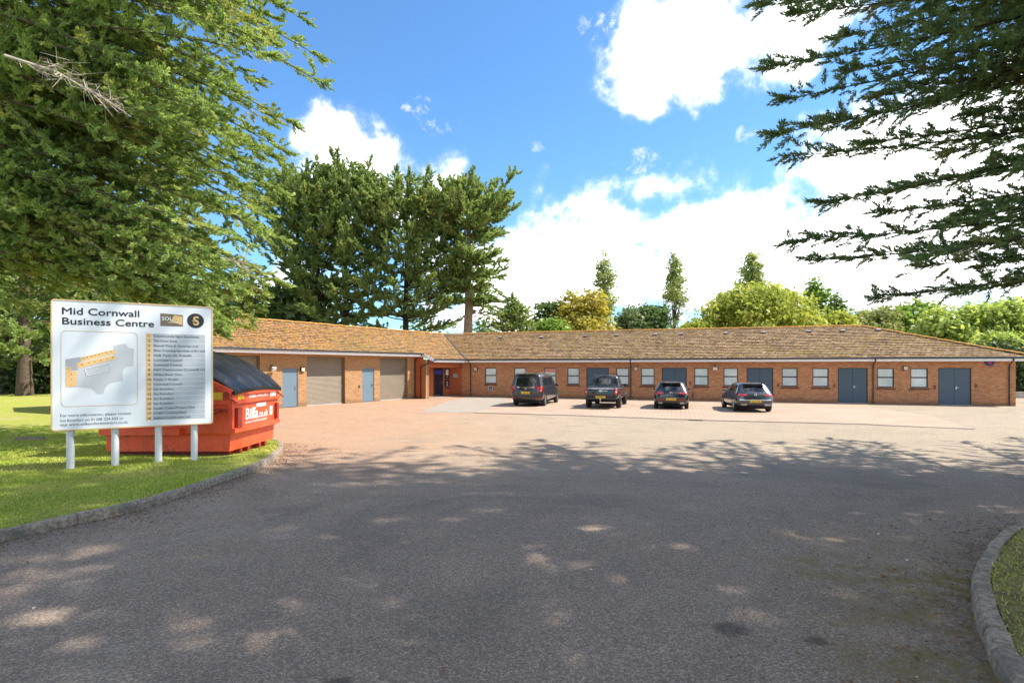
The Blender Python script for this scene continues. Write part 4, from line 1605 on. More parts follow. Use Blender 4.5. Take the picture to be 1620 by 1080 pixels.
put_text(m, 'GENERAL WASTE ONLY', eo, Yy, tu, X, .62, 1.225, .075, .95, .03, .004)
put_text(m, 'LEADING IN WASTE MANAGEMENT', eo, Yy, tu, X, .48, .645, .05, 1.1, .02, .004)
m.build('lettering', 'label_white', hull)

# ------------------------------------------------------------------ vehicles
def sub_mesh(verts, faces, mats, levels=2):
    me = bpy.data.meshes.new('shell')
    me.from_pydata(verts, [], faces)
    me.polygons.foreach_set('material_index', mats)
    ob = bpy.data.objects.new('shell', me)
    COL.objects.link(ob)
    md = ob.modifiers.new('s', 'SUBSURF')
    md.levels = levels
    dg = bpy.context.evaluated_depsgraph_get()
    ev = ob.evaluated_get(dg)
    m2 = bpy.data.meshes.new_from_object(ev)
    v = [p.co.copy() for p in m2.vertices]
    f = [(tuple(p.vertices), p.material_index) for p in m2.polygons]
    bpy.data.objects.remove(ob)
    bpy.data.meshes.remove(me)
    bpy.data.meshes.remove(m2)
    return v, f

def loft(stations, glass, levels=2):
    """stations: list of lists of (y,w,z), last level has w=0; mirrored. glass(i,j)->True for window quads; i=-1 rear cap, i=len front cap"""
    n = len(stations[0])
    row = 2 * n - 1
    verts = []
    for st in stations:
        for (y, w, z) in st:
            verts.append((w, y, z))
        for (y, w, z) in st[-2::-1]:
            verts.append((-w, y, z))
    faces, mats = [], []
    for i in range(len(stations) - 1):
        for j in range(row - 1):
            a, b = i * row + j, i * row + j + 1
            faces.append((a, a + row, b + row, b))
            jj = j if j < n - 1 else row - 2 - j
            mats.append(1 if glass(i, jj) else 0)
        faces.append((i * row + row - 1, (i + 1) * row + row - 1, (i + 1) * row, i * row))
        mats.append(0)
    for i, s in ((0, 1), (len(stations) - 1, -1)):
        base = i * row
        for j in range(n - 1):
            a, b, c, d = base + j, base + j + 1, base + row - 2 - j, base + row - 1 - j
            f = (a, b, c, d) if b != c else (a, b, d)
            faces.append(f if s > 0 else f[::-1])
            mats.append(1 if glass(-1 if s > 0 else len(stations), j) else 0)
    return sub_mesh(verts, faces, mats, levels)

def shell_parts(v, f, root, paint, sharp=50):
    out = []
    for mi, nm_, mt in ((0, 'body', paint), (1, 'windows', 'car_glass')):
        m = MB()
        used = {}
        vs, fs = [], []
        for q, k in f:
            if k != mi:
                continue
            fs.append(tuple(used.setdefault(t, len(used)) for t in q))
        vs = [None] * len(used)
        for t, k in used.items():
            vs[k] = v[t]
        m.mesh(vs, fs)
        out.append(m.build(nm_, mt, root, smooth=True, sharp=sharp))
    return out

class Skin:
    def __init__(self, v, f):
        self.t = BVHTree.FromPolygons(v, [q for q, k in f])
    def rear(self, x, z, d=1):
        h = self.t.ray_cast(Vector((x, -5 if d > 0 else 9, z)), Vector((0, d, 0)))
        return h[0].y if h[0] else 0
    def side(self, y, z, s):
        h = self.t.ray_cast(Vector((3 * s, y, z)), Vector((-s, 0, 0)))
        return h[0].x if h[0] else 0

def rear_patch(m, sk, poly, off=.012, nx=6, nz=4, back=.02):
    """poly: quad corners (x,z): bl, br, tr, tl projected on the tail"""
    bl, br, tr, tl = [Vector(p) for p in poly]
    P = []
    for b in range(nz + 1):
        for a in range(nx + 1):
            q = bl.lerp(br, a / nx).lerp(tl.lerp(tr, a / nx), b / nz)
            edge = a in (0, nx) or b in (0, nz)
            P.append((q.x, sk.rear(q.x, q.y) - (off if not edge else off * .35), q.y))
    fs = [(b * (nx + 1) + a, b * (nx + 1) + a + 1, (b + 1) * (nx + 1) + a + 1, (b + 1) * (nx + 1) + a) for b in range(nz) for a in range(nx)]
    m.mesh(P, fs)

def side_patch(m, sk, poly, s, off=.01, nx=5, nz=3):
    bl, br, tr, tl = [Vector(p) for p in poly]
    P = []
    for b in range(nz + 1):
        for a in range(nx + 1):
            q = bl.lerp(br, a / nx).lerp(tl.lerp(tr, a / nx), b / nz)
            P.append((sk.side(q.x, q.y, s) + s * off, q.x, q.y))
    fs = [(b * (nx + 1) + a, b * (nx + 1) + a + 1, (b + 1) * (nx + 1) + a + 1, (b + 1) * (nx + 1) + a) for b in range(nz) for a in range(nx)]
    m.mesh(P, fs if s > 0 else [f[::-1] for f in fs])

def wheel(root, x, y, r, w, s, rim='alloy', spokes=5):
    m = MB()
    prof = [(-w / 2 + .01, r * .66), (-w / 2, r * .8), (-w / 2 + .012, r * .94), (-w / 2 + .04, r), (w / 2 - .04, r), (w / 2 - .012, r * .94), (w / 2, r * .8), (w / 2 - .01, r * .66)]
    k = 28
    V_ = [(x + s * a, y + math.cos(2 * math.pi * i / k) * b, r + math.sin(2 * math.pi * i / k) * b) for i in range(k) for a, b in prof]
    n = len(prof)
    fs = []
    for i in range(k):
        for j in range(n):
            a, b = i * n + j, i * n + (j + 1) % n
            c, d = ((i + 1) % k) * n + (j + 1) % n, ((i + 1) % k) * n + j
            fs.append((a, b, c, d) if s > 0 else (d, c, b, a))
    m.mesh(V_, fs)
    ty = m.build('wheel', 'rubber', root, smooth=True, sharp=50)
    m = MB()
    xo = x + s * (w / 2 - .012)
    c = Vector((xo, y, r))
    ring = [Vector((0, math.cos(2 * math.pi * i / 24), math.sin(2 * math.pi * i / 24))) for i in range(24)]
    for i in range(24):
        a, b = ring[i], ring[(i + 1) % 24]
        q = [c + a * r * .68, c + b * r * .68, c + b * r * .60 - X * s * .02, c + a * r * .60 - X * s * .02]
        m.face(q if s > 0 else q[::-1])
    for i in range(spokes):
        t = 2 * math.pi * i / spokes + .3
        u = Vector((0, math.cos(t), math.sin(t)))
        wv = Vector((0, -u.z, u.y))
        m.obox(c - X * s * .02 + u * r * .36, u * r * .28, wv * r * .085, X * .012)
    m.obox(c - X * s * .01, Vector((0, r * .11, 0)), Vector((0, 0, r * .11)), X * .012)
    m.build('rim', rim, ty)
    m = MB()
    bc = c - X * s * .06
    m.face([bc + a * r * .62 for a in ring][::1 if s > 0 else -1])
    m.build('brake_disc', 'dark_void', ty)

def arch(root, sk, y, r, s, zc):
    m = MB()
    k = 18
    pts = []
    for i in range(k + 1):
        a = math.pi * (-.08 + 1.16 * i / k)
        for rr in (.0, r + .05):
            py, pz = y + math.cos(a) * rr, max(.17, zc + math.sin(a) * rr)
            pts.append((sk.side(py, max(pz, .36), s) + s * .004, py, pz))
    fs = [(2 * i, 2 * i + 1, 2 * i + 3, 2 * i + 2) for i in range(k)]
    m.mesh(pts, fs if s > 0 else [f[::-1] for f in fs])
    m.build('wheel_arch', 'dark_void', root)

def plate(root, sk, z, text, w=.52, h=.11, x=0):
    m = MB()
    y = min(sk.rear(x + dx, z + dz) for dx in (-.2, 0, .2) for dz in (-.05, .05)) - .014
    m.box(x - w / 2, x + w / 2, y, y + .016, z - h / 2, z + h / 2)
    p = m.build('number_plate', 'plate_yellow', root)
    m = MB()
    put_text(m, text, Vector((x, y, z)), X, UP, -Yy, 0, -.032, .068, .44, .05, .003, True)
    m.build('lettering', 'ink', p)

def mirrors(root, y, x, z, paint, w=.20, h=.13):
    for s in (-1, 1):
        v, f = sub_mesh([(s * (x + a * w), y + b * .10, z + c * h) for c in (-.5, .5) for b in (-.6, .6) for a in (0, 1)],
                        [(0, 2, 3, 1), (4, 5, 7, 6), (0, 1, 5, 4), (2, 6, 7, 3), (1, 3, 7, 5), (0, 4, 6, 2)] if s > 0 else
                        [(1, 3, 2, 0), (6, 7, 5, 4), (4, 5, 1, 0), (3, 7, 6, 2), (5, 7, 3, 1), (2, 6, 4, 0)], [0] * 6, 2)
        m = MB()
        m.mesh(v, [q for q, k in f])
        m.obox((s * (x - .02), y, z - .03), X * .07, Yy * .03, Z * .025)
        m.build('wing_mirror', paint, root, smooth=True)

def ring_badge(root, sk, z, r, letters=True, x=0):
    y = sk.rear(x, z) - .012
    m = MB()
    m.tube([(x + r * math.cos(2 * math.pi * i / 20), y, z + r * math.sin(2 * math.pi * i / 20)) for i in range(21)], r * .14, 5, False)
    if letters:
        for p in (((-.45, .75), (0, .12), (.45, .75)), ((-.85, .35), (-.42, -.7), (0, .0), (.42, -.7), (.85, .35))):
            m.tube([(x + a * r, y, z + b * r) for a, b in p], r * .12, 4)
    m.build('emblem', 'chrome', root)

def hatch(name, label, paint, plate_txt, quad_exhaust, rim, wing_lip):
    root = empty(name, (0, 0, 0))
    tag(root, label, 'car', 'cars parked in front of the offices')
    st = [
        [(-.66, .66, .24), (-.80, .80, .38), (-.84, .88, .58), (-.80, .885, .80), (-.68, .80, 1.00), (-.34, .60, 1.36), (-.38, .52, 1.425), (-.40, 0, 1.455)],
        [(-.45, .76, .20), (-.50, .88, .36), (-.50, .915, .60), (-.46, .905, .84), (-.36, .83, 1.02), (-.08, .66, 1.39), (-.08, .58, 1.455), (-.08, 0, 1.485)],
        [(.30, .78, .19), (.30, .895, .36), (.30, .915, .60), (.30, .905, .86), (.30, .85, 1.00), (.45, .68, 1.41), (.45, .60, 1.475), (.45, 0, 1.50)],
        [(1.25, .78, .19), (1.25, .885, .36), (1.25, .905, .60), (1.25, .90, .86), (1.25, .85, .99), (1.1, .68, 1.41), (1.1, .60, 1.475), (1.1, 0, 1.50)],
        [(2.05, .78, .19), (2.05, .885, .36), (2.05, .905, .60), (2.05, .90, .85), (2.15, .84, .97), (1.55, .65, 1.37), (1.52, .58, 1.43), (1.52, 0, 1.46)],
        [(2.50, .78, .20), (2.50, .89, .36), (2.50, .91, .60), (2.50, .895, .83), (2.48, .80, .96), (2.35, .66, 1.01), (2.35, .55, 1.02), (2.40, 0, 1.03)],
        [(3.10, .76, .20), (3.15, .86, .36), (3.15, .88, .58), (3.10, .85, .76), (3.05, .74, .86), (3.05, .60, .88), (3.05, .5, .89), (3.05, 0, .90)],
        [(3.35, .60, .22), (3.44, .66, .36), (3.45, .70, .54), (3.40, .68, .68), (3.36, .60, .76), (3.33, .5, .77), (3.33, .4, .78), (3.36, 0, .78)],
    ]
    v, f = loft(st, lambda i, j: (j == 4 and i in (-1, 1, 2, 3)) or (i == 4 and j in (4, 5, 6)))
    shell_parts(v, f, root, paint)
    sk = Skin(v, f)
    for s in (-1, 1):
        for y in (0.0, 2.62):
            arch(root, sk, y, .325, s, .33)
            wheel(root, s * .80, y, .325, .215, s, rim)
    # tail lamps, bumper insert, plate
    for s in (-1, 1):
        m = MB()
        x0, x1 = s * .40, s * .83
        p = [(x0, .835), (x1, .80), (x1, .93), (x0, .905)]
        rear_patch(m, sk, p if s > 0 else [p[1], p[0], p[3], p[2]], .022, 8, 4)
        lamp = m.build('tail_lamp', 'lamp_red', root, smooth=True)
        m = MB()
        p = [(s * .44, .865), (s * .60, .862), (s * .60, .882), (s * .44, .882)]
        rear_patch(m, sk, p if s > 0 else [p[1], p[0], p[3], p[2]], .03, 4, 2)
        m.build('indicator', 'lamp_clear', lamp)
    m = MB()
    rear_patch(m, sk, [(-.72, .60), (.72, .60), (.78, .655), (-.78, .655)], .012, 12, 2)
    m.build('bumper_crease', 'chrome' if wing_lip == 'bright' else 'alloy_dark', root, smooth=True)
    m = MB()
    rear_patch(m, sk, [(-.66, .27), (.66, .27), (.74, .40), (-.74, .40)], .014, 12, 4)
    df = m.build('diffuser', 'black_plastic', root, smooth=True)
    m = MB()
    if quad_exhaust:
        for s in (-1, 1):
            for dx in (.50, .61):
                y = sk.rear(s * dx, .34) - .06
                m.tube([(s * dx + .042 * math.cos(t), y, .345 + .042 * math.sin(t)) for t in [2 * math.pi * i / 14 for i in range(15)]], .011, 5, False)
        m.build('exhaust', 'chrome', df)
        m = MB()
        for s in (-1, 1):
            rear_patch(m, sk, [(s * .55 - .17, .50), (s * .55 + .17, .50), (s * .55 + .17, .535), (s * .55 - .17, .535)], .016, 5, 2)
        m.build('reflector', 'lamp_red', df)
    else:
        for s in (-1, 1):
            pts = [(s * a, b) for a, b in ((.44, .36), (.66, .36), (.70, .405), (.40, .405), (.44, .36))]
            m.tube([(a, sk.rear(a, b) - .02, b) for a, b in pts], .013, 5)
        y = sk.rear(0, .30) - .02
        m.tube([(-.44, sk.rear(-.44, .36) - .018, .385), (.44, sk.rear(.44, .36) - .018, .385)], .008, 5)
        m.build('trim', 'chrome', df)
    plate(root, sk, .555, plate_txt)
    ring_badge(root, sk, .875, .062)
    # rear spoiler, wiper, aerial, wipers
    m = MB()
    m.obox((0, -.40, 1.425), X * .55, Yy * .10, Z * .016)
    m.build('spoiler', paint, root)
    m = MB()
    m.tube([(-.02, sk.rear(-.02, 1.06) - .02, 1.06), (.10, sk.rear(.1, 1.085) - .02, 1.085), (.26, sk.rear(.26, 1.09) - .02, 1.09)], .011, 5)
    m.build('wiper', 'black_plastic', root)
    m = MB()
    m.mesh([(-.025, .1, 1.47), (.025, .1, 1.47), (0, -.08, 1.485), (0, -.09, 1.57), (0, .0, 1.535)], [(0, 1, 2), (0, 4, 3, 2), (1, 2, 3, 4), (0, 1, 4)])
    m.build('aerial', paint, root)
    mirrors(root, 1.78, .88, 1.01, paint)
    for s in (-1, 1):
        m = MB()
        for y in (.62, 1.62):
            side_patch(m, sk, [(y, .80), (y + .2, .80), (y + .2, .835), (y, .835)], s, .03, 3, 2)
        m.build('door_handle', paint, root)
        m = MB()
        for y in (.35, 1.18):
            side_patch(m, sk, [(y, .30), (y + .012, .30), (y + .012, .98), (y, .98)], s, .003, 1, 8)
        side_patch(m, sk, [(1.08, 1.0), (1.2, 1.0), (1.16, 1.39), (1.06, 1.39)], s, .006, 1, 5)
        side_patch(m, sk, [(.16, 1.02), (.24, 1.02), (.40, 1.38), (.32, 1.38)], s, .006, 1, 5)
        m.build('pillar_trim', 'black_plastic', root)
    m = MB()
    m.box(-.70, .70, -.5, 3.1, .16, .30)
    m.build('underbody', 'dark_void', root)
    return root

def place(root, px, py, heading):
    c = gpt(px, py)
    c.z = gz(c.y) + .009
    root.location = c
    root.rotation_euler = (0, 0, -R(heading))

g1 = hatch('hatchback_car', 'black hatchback with four round exhaust tips parked between the pickup and the grey hatchback', 'car_black', 'OY71 PWN', True, 'alloy_dark', 'dark')
place(g1, 1062, 646.0, 17.4)
g2 = hatch('hatchback_car', 'dark blue grey hatchback with a bright bumper strip parked at an angle, furthest right', 'car_blue_grey', 'OE24 OXM', False, 'alloy', 'bright')
place(g2, 1189, 650.5, 10.0)

# passenger van
def van():
    root = empty('passenger_van', (0, 0, 0))
    tag(root, 'tall dark grey passenger van with black rear window, furthest left of the parked vehicles', 'van', 'cars parked in front of the offices')
    st = [
        [(-.80, .80, .30), (-.96, .88, .44), (-1.00, .94, .70), (-.97, .955, 1.00), (-.93, .93, 1.15), (-.78, .84, 1.72), (-.74, .74, 1.855), (-.76, 0, 1.90)],
        [(-.55, .84, .24), (-.60, .945, .42), (-.60, .965, .70), (-.60, .97, 1.00), (-.58, .955, 1.15), (-.50, .86, 1.74), (-.45, .76, 1.88), (-.45, 0, 1.925)],
        [(.60, .84, .22), (.60, .945, .42), (.60, .965, .70), (.60, .97, 1.00), (.60, .955, 1.14), (.60, .86, 1.75), (.60, .76, 1.89), (.60, 0, 1.94)],
        [(1.90, .84, .22), (1.90, .945, .42), (1.90, .965, .70), (1.90, .97, 1.00), (1.90, .955, 1.13), (1.90, .86, 1.74), (1.90, .76, 1.88), (1.90, 0, 1.93)],
        [(2.75, .84, .22), (2.75, .945, .42), (2.75, .96, .70), (2.75, .965, .98), (2.95, .93, 1.12), (2.35, .83, 1.69), (2.3, .73, 1.83), (2.3, 0, 1.88)],
        [(3.30, .84, .24), (3.30, .945, .42), (3.30, .96, .70), (3.30, .94, .94), (3.30, .86, 1.08), (3.25, .72, 1.13), (3.25, .6, 1.15), (3.30, 0, 1.17)],
        [(3.85, .80, .24), (3.90, .90, .42), (3.90, .92, .66), (3.85, .88, .86), (3.80, .76, .98), (3.80, .62, 1.01), (3.80, .5, 1.02), (3.80, 0, 1.03)],
        [(4.05, .62, .26), (4.12, .70, .42), (4.12, .74, .60), (4.08, .70, .76), (4.02, .60, .84), (4.0, .5, .86), (4.0, .4, .87), (4.02, 0, .88)],
    ]
    v, f = loft(st, lambda i, j: (j == 4 and i in (-1, 1, 2, 3)) or (i == 4 and j in (4, 5, 6)))
    shell_parts(v, f, root, 'car_van')
    sk = Skin(v, f)
    for s in (-1, 1):
        for y in (0.0, 3.2):
            arch(root, sk, y, .345, s, .345)
            wheel(root, s * .845, y, .345, .235, s, 'alloy', 6)
        m = MB()
        p = [(s * .80, .86), (s * .945, .84), (s * .935, 1.18), (s * .83, 1.16)]
        rear_patch(m, sk, p if s > 0 else [p[1], p[0], p[3], p[2]], .022, 5, 6)
        side_patch(m, sk, [(-.94, .86), (-.76, .90), (-.80, 1.16), (-.90, 1.17)], s, .014, 3, 5)
        lamp = m.build('tail_lamp', 'lamp_red', root, smooth=True)
        m = MB()
        p = [(s * .83, .88), (s * .91, .87), (s * .905, .95), (s * .84, .95)]
        rear_patch(m, sk, p if s > 0 else [p[1], p[0], p[3], p[2]], .030, 3, 3)
        m.build('reversing_lamp', 'lamp_clear', lamp)
        m = MB()
        for y, z in ((2.05, .98), (.95, .98)):
            side_patch(m, sk, [(y, z), (y + .22, z), (y + .22, z + .035), (y, z + .035)], s, .03, 3, 2)
        m.build('door_handle', 'car_van', root)
        m = MB()
        for y in (.72, 1.88):
            side_patch(m, sk, [(y, .34), (y + .014, .34), (y + .014, 1.12), (y, 1.12)], s, .003, 1, 8)
        side_patch(m, sk, [(-.2, .985), (1.85, .985), (1.85, 1.0), (-.2, 1.0)], s, .004, 14, 1)
        side_patch(m, sk, [(1.84, 1.14), (1.96, 1.14), (1.96, 1.72), (1.84, 1.72)], s, .006, 1, 6)
        side_patch(m, sk, [(.56, 1.14), (.66, 1.14), (.66, 1.73), (.56, 1.73)], s, .006, 1, 6)
        m.build('pillar_trim', 'black_plastic', root)
        m = MB()
        m.tube([(s * .76, -.45, 1.885), (s * .76, -.30, 1.935), (s * .76, 1.9, 1.955), (s * .74, 2.15, 1.88)], .022, 6)
        m.build('roof_rail', 'alloy', root, smooth=True)
    m = MB()
    rear_patch(m, sk, [(-.52, 1.085), (.52, 1.085), (.50, 1.125), (-.50, 1.125)], .03, 10, 2)
    m.build('tailgate_strip', 'chrome', root, smooth=True)
    m = MB()
    rear_patch(m, sk, [(-.86, .56), (.86, .56), (.88, .61), (-.88, .61)], .03, 12, 2)
    m.build('bumper_step', 'black_plastic', root, smooth=True)
    m = MB()
    for s in (-1, 1):
        rear_patch(m, sk, [(s * .72 - .11, .45), (s * .72 + .11, .45), (s * .72 + .11, .50), (s * .72 - .11, .50)], .014, 4, 2)
    m.build('reflector', 'lamp_red', root)
    plate(root, sk, .80, 'LL70 HCK', .52, .12)
    y = sk.rear(0, 1.02) - .012
    m = MB()
    r = .055
    m.tube([(r * math.cos(2 * math.pi * i / 20), y, 1.03 + r * math.sin(2 * math.pi * i / 20)) for i in range(21)], .008, 5, False)
    for a in (90, 210, 330):
        m.tube([(0, y, 1.03), (r * math.cos(R(a)), y, 1.03 + r * math.sin(R(a)))], .007, 4)
    m.build('emblem', 'chrome', root)
    m = MB()
    m.tube([(.02, sk.rear(.02, 1.2) - .02, 1.2), (-.15, sk.rear(-.15, 1.25) - .02, 1.25), (-.42, sk.rear(-.42, 1.26) - .02, 1.26)], .012, 5)
    m.build('wiper', 'black_plastic', root)
    m = MB()
    m.obox((0, -.80, 1.875), X * .72, Yy * .10, Z * .018)
    m.build('spoiler', 'car_van', root)
    mirrors(root, 2.55, .95, 1.16, 'black_plastic', .22, .20)
    m = MB()
    m.box(-.78, .78, -.7, 3.9, .18, .34)
    m.build('underbody', 'dark_void', root)
    return root
vn = van()
place(vn, 838.5, 641.4, 17.4)

def pickup():
    root = empty('pickup_truck', (0, 0, 0))
    tag(root, 'black double cab pickup truck with covered bed parked between the van and the black hatchback', 'pickup truck', 'cars parked in front of the offices')
    st = [
        [(-1.10, .76, .52), (-1.17, .84, .60), (-1.19, .90, .80), (-1.17, .91, 1.02), (-1.15, .88, 1.14), (-1.12, .80, 1.16), (-1.1, 0, 1.165)],
        [(-.90, .80, .48), (-.92, .90, .58), (-.92, .93, .80), (-.92, .93, 1.02), (-.92, .90, 1.14), (-.92, .82, 1.165), (-.92, 0, 1.17)],
        [(.55, .80, .36), (.55, .90, .50), (.55, .92, .80), (.55, .92, 1.02), (.55, .895, 1.14), (.55, .82, 1.16), (.55, 0, 1.165)],
        [(1.6, .80, .36), (1.6, .90, .50), (1.6, .92, .80), (1.6, .92, 1.02), (1.6, .895, 1.13), (1.6, .82, 1.15), (1.6, 0, 1.16)],
        [(2.6, .80, .36), (2.6, .90, .50), (2.6, .92, .80), (2.6, .91, 1.00), (2.6, .87, 1.11), (2.6, .80, 1.14), (2.6, 0, 1.17)],
        [(3.6, .80, .40), (3.65, .92, .54), (3.65, .93, .80), (3.6, .90, .98), (3.55, .82, 1.07), (3.55, .72, 1.09), (3.55, 0, 1.12)],
        [(4.05, .70, .44), (4.14, .80, .54), (4.15, .83, .74), (4.10, .80, .92), (4.05, .72, 1.0), (4.03, .62, 1.02), (4.05, 0, 1.03)],
    ]
    v, f = loft(st, lambda i, j: False)
    shell = [(q, k) for q, k in f]
    m = MB()
    m.mesh(v, [q for q, k in f])
    m.build('body', 'car_black', root, smooth=True, sharp=50)
    sk = Skin(v, f)
    cab = [
        [(.52, .80, 1.10), (.55, .83, 1.16), (.62, .76, 1.30), (.74, .70, 1.66), (.80, .62, 1.76), (.80, 0, 1.80)],
        [(.80, .80, 1.10), (.80, .85, 1.16), (.85, .80, 1.30), (.95, .73, 1.67), (1.0, .64, 1.78), (1.0, 0, 1.82)],
        [(1.6, .80, 1.10), (1.6, .85, 1.15), (1.6, .81, 1.28), (1.55, .73, 1.67), (1.55, .64, 1.78), (1.55, 0, 1.82)],
        [(2.3, .80, 1.09), (2.35, .84, 1.14), (2.35, .78, 1.26), (2.0, .71, 1.64), (1.98, .62, 1.74), (1.98, 0, 1.78)],
        [(2.75, .76, 1.05), (2.75, .76, 1.10), (2.72, .70, 1.13), (2.65, .62, 1.16), (2.65, .5, 1.17), (2.68, 0, 1.18)],
    ]
    v2, f2 = loft(cab, lambda i, j: (j == 2 and i in (-1, 0, 1, 2)) or (i == 3 and j in (2, 3, 4)))
    vs, gl = MB(), MB()
    for mi, mb_ in ((0, vs), (1, gl)):
        used = {}
        fs = [tuple(used.setdefault(t, len(used)) for t in q) for q, k in f2 if k == mi]
        arr = [None] * len(used)
        for t, k in used.items():
            arr[k] = v2[t]
        mb_.mesh(arr, fs)
    vs.build('cab', 'car_black', root, smooth=True, sharp=50)
    gl.build('windows', 'car_glass', root, smooth=True)
    sk2 = Skin(v2, f2)
    for s in (-1, 1):
        for y in (0.0, 3.22):
            arch(root, sk, y, .40, s, .40)
            wheel(root, s * .83, y, .385, .265, s, 'alloy_dark', 6)
        m = MB()
        p = [(s * .74, .78), (s * .905, .78), (s * .895, 1.12), (s * .74, 1.12)]
        rear_patch(m, sk, p if s > 0 else [p[1], p[0], p[3], p[2]], .02, 4, 6)
        lamp = m.build('tail_lamp', 'lamp_red', root, smooth=True)
        m = MB()
        p = [(s * .76, .86), (s * .87, .86), (s * .87, .98), (s * .76, .98)]
        rear_patch(m, sk, p if s > 0 else [p[1], p[0], p[3], p[2]], .030, 3, 3)
        m.build('reversing_lamp', 'lamp_clear', lamp)
        m = MB()
        m.tube([(s * .66, .85, 1.80), (s * .66, 1.0, 1.86), (s * .66, 1.9, 1.85), (s * .66, 2.0, 1.78)], .02, 6)
        m.build('roof_rail', 'alloy', root, smooth=True)
        m = MB()
        for y in (.98, 1.95):
            side_patch(m, sk, [(y, .98), (y + .2, .98), (y + .2, 1.02), (y, 1.02)], s, .03, 3, 2)
        m.build('door_handle', 'chrome', root)
        m = MB()
        side_patch(m, sk2, [(1.5, 1.28), (1.62, 1.28), (1.6, 1.64), (1.5, 1.64)], s, .006, 1, 5)
        m.build('pillar_trim', 'black_plastic', root)
    m = MB()
    m.obox((0, .93, 1.87), X * .68, Yy * .025, Z * .02)
    m.build('roof_bar', 'alloy_dark', root)
    m = MB()
    rear_patch(m, sk, [(-.72, 1.085), (.72, 1.085), (.72, 1.13), (-.72, 1.13)], .022, 10, 2)
    tg = m.build('tailgate_cap', 'sign_grey', root, smooth=True)
    m = MB()
    m.box(-.80, .80, -1.04, .50, 1.165, 1.19)
    m.build('bed_cover', 'black_plastic', root)
    m = MB()
    rear_patch(m, sk, [(-.60, .76), (.60, .76), (.60, .80), (-.60, .80)], .012, 10, 2)
    m.build('tailgate_crease', 'alloy_dark', root)
    y = sk.rear(0, .98) - .014
    m = MB()
    m.prism([(.11 * math.cos(2 * math.pi * k / 20), .045 * math.sin(2 * math.pi * k / 20)) for k in range(20)], (0, y, .985), X, UP, -Yy, .008)
    m.obox((.26, y, .985), X * .12, Yy * .004, Z * .014)
    m.build('emblem', 'chrome', root)
    m = MB()
    m.box(-.86, .86, -1.27, -1.10, .52, .66)
    bp = m.build('rear_bumper', 'black_plastic', root)
    m = MB()
    m.box(-.26, .26, -1.285, -1.272, .60, .71)
    p = m.build('number_plate', 'plate_yellow', root)
    m = MB()
    put_text(m, 'WK70 HZY', Vector((0, -1.286, .655)), X, UP, -Yy, 0, -.032, .068, .44, .05, .003, True)
    m.build('lettering', 'ink', p)
    m = MB()
    m.tube([(0, -1.1, .46), (0, -1.34, .46), (0, -1.34, .54)], .025, 6)
    m.obox((0, -1.34, .56), X * .035, Yy * .035, Z * .03)
    m.build('tow_ball', 'chrome', root)
    mirrors(root, 2.05, .90, 1.22, 'black_plastic', .24, .20)
    m = MB()
    m.box(-.74, .74, -.9, 3.8, .36, .56)
    m.build('underbody', 'dark_void', root)
    return root
pk = pickup()
place(pk, 955, 644.6, 17.4)
# ------------------------------------------------------------------ foliage generators
def spray_template(rng, nsub=9, wid=.085, puff=.35):
    """feathery conifer spray: axis +x, length 1"""
    q = []
    def leaf(p, d, l, w):
        d = d / np.linalg.norm(d)
        s = np.cross(d, rng.normal(size=3))
        s = s / (np.linalg.norm(s) + 1e-9)
        q.append([p, p + d * l * .45 + s * w, p + d * l, p + d * l * .45 - s * w])
    for i in range(nsub):
        t = i / nsub * .85
        for s in (-1, 1):
            d = np.array([.95, s * (.55 + rng.normal() * .15), rng.normal() * puff + .12])
            l = (.42 - .26 * t) * rng.uniform(.75, 1.2)
            leaf(np.array([t, 0, 0]), d, l, wid * rng.uniform(.7, 1.2) * (1 - .35 * t))
            if t < .6:
                dn = d / np.linalg.norm(d)
                leaf(np.array([t, 0, 0]) + dn * l * .45, dn + rng.normal(size=3) * .5, l * .6, wid * .7)
        leaf(np.array([t, 0, 0]), np.array([.8, rng.normal() * .4, .6 * rng.choice([-.6, 1])]), .28 * rng.uniform(.7, 1.2), wid * .85)
    leaf(np.array([.7, 0, 0]), np.array([1., 0, .1]), .40, wid * .7)
    leaf(np.array([.45, 0, 0]), np.array([1., 0, .25]), .40, wid * .8)
    return np.array(q)

_r = np.random.default_rng(5)
SPRAY = [spray_template(_r) for _ in range(6)]
SPRAY_T = [spray_template(_r, 9, .060, .30) for _ in range(6)]
SPRAY_F = [spray_template(_r, 9, .046, .20) for _ in range(6)]
SPRAY_S = [spray_template(_r, 5, .15) for _ in range(6)]
n0 = min(len(t) for t in SPRAY); SPRAY = np.array([t[:n0] for t in SPRAY])
n0 = min(len(t) for t in SPRAY_T); SPRAY_T = np.array([t[:n0] for t in SPRAY_T])
n0 = min(len(t) for t in SPRAY_F); SPRAY_F = np.array([t[:n0] for t in SPRAY_F])
n0 = min(len(t) for t in SPRAY_S); SPRAY_S = np.array([t[:n0] for t in SPRAY_S])

def place_sprays(P, D, Sz, rng, T):
    P, D, Sz = np.asarray(P, float), np.asarray(D, float), np.asarray(Sz, float)
    n = len(P)
    x = D / (np.linalg.norm(D, axis=1, keepdims=True) + 1e-9)
    up = np.array([0, 0, 1.0]) + rng.normal(size=(n, 3)) * .35
    z = up - x * (up * x).sum(1, keepdims=True)
    z /= np.linalg.norm(z, axis=1, keepdims=True) + 1e-9
    y = np.cross(z, x)
    M = np.stack([x, y, z], axis=1)                     # n,3(axis),3
    t = T[rng.integers(0, len(T), n)]                   # n,q,4,3
    v = np.einsum('nqkc,ncd->nqkd', t, M) * Sz[:, None, None, None] + P[:, None, None, :]
    var = np.repeat(np.clip(rng.normal(.5, .22, n), 0, 1), t.shape[1]) + rng.normal(0, .12, n * t.shape[1])
    return v.reshape(-1, 3), np.clip(var, 0, 1)

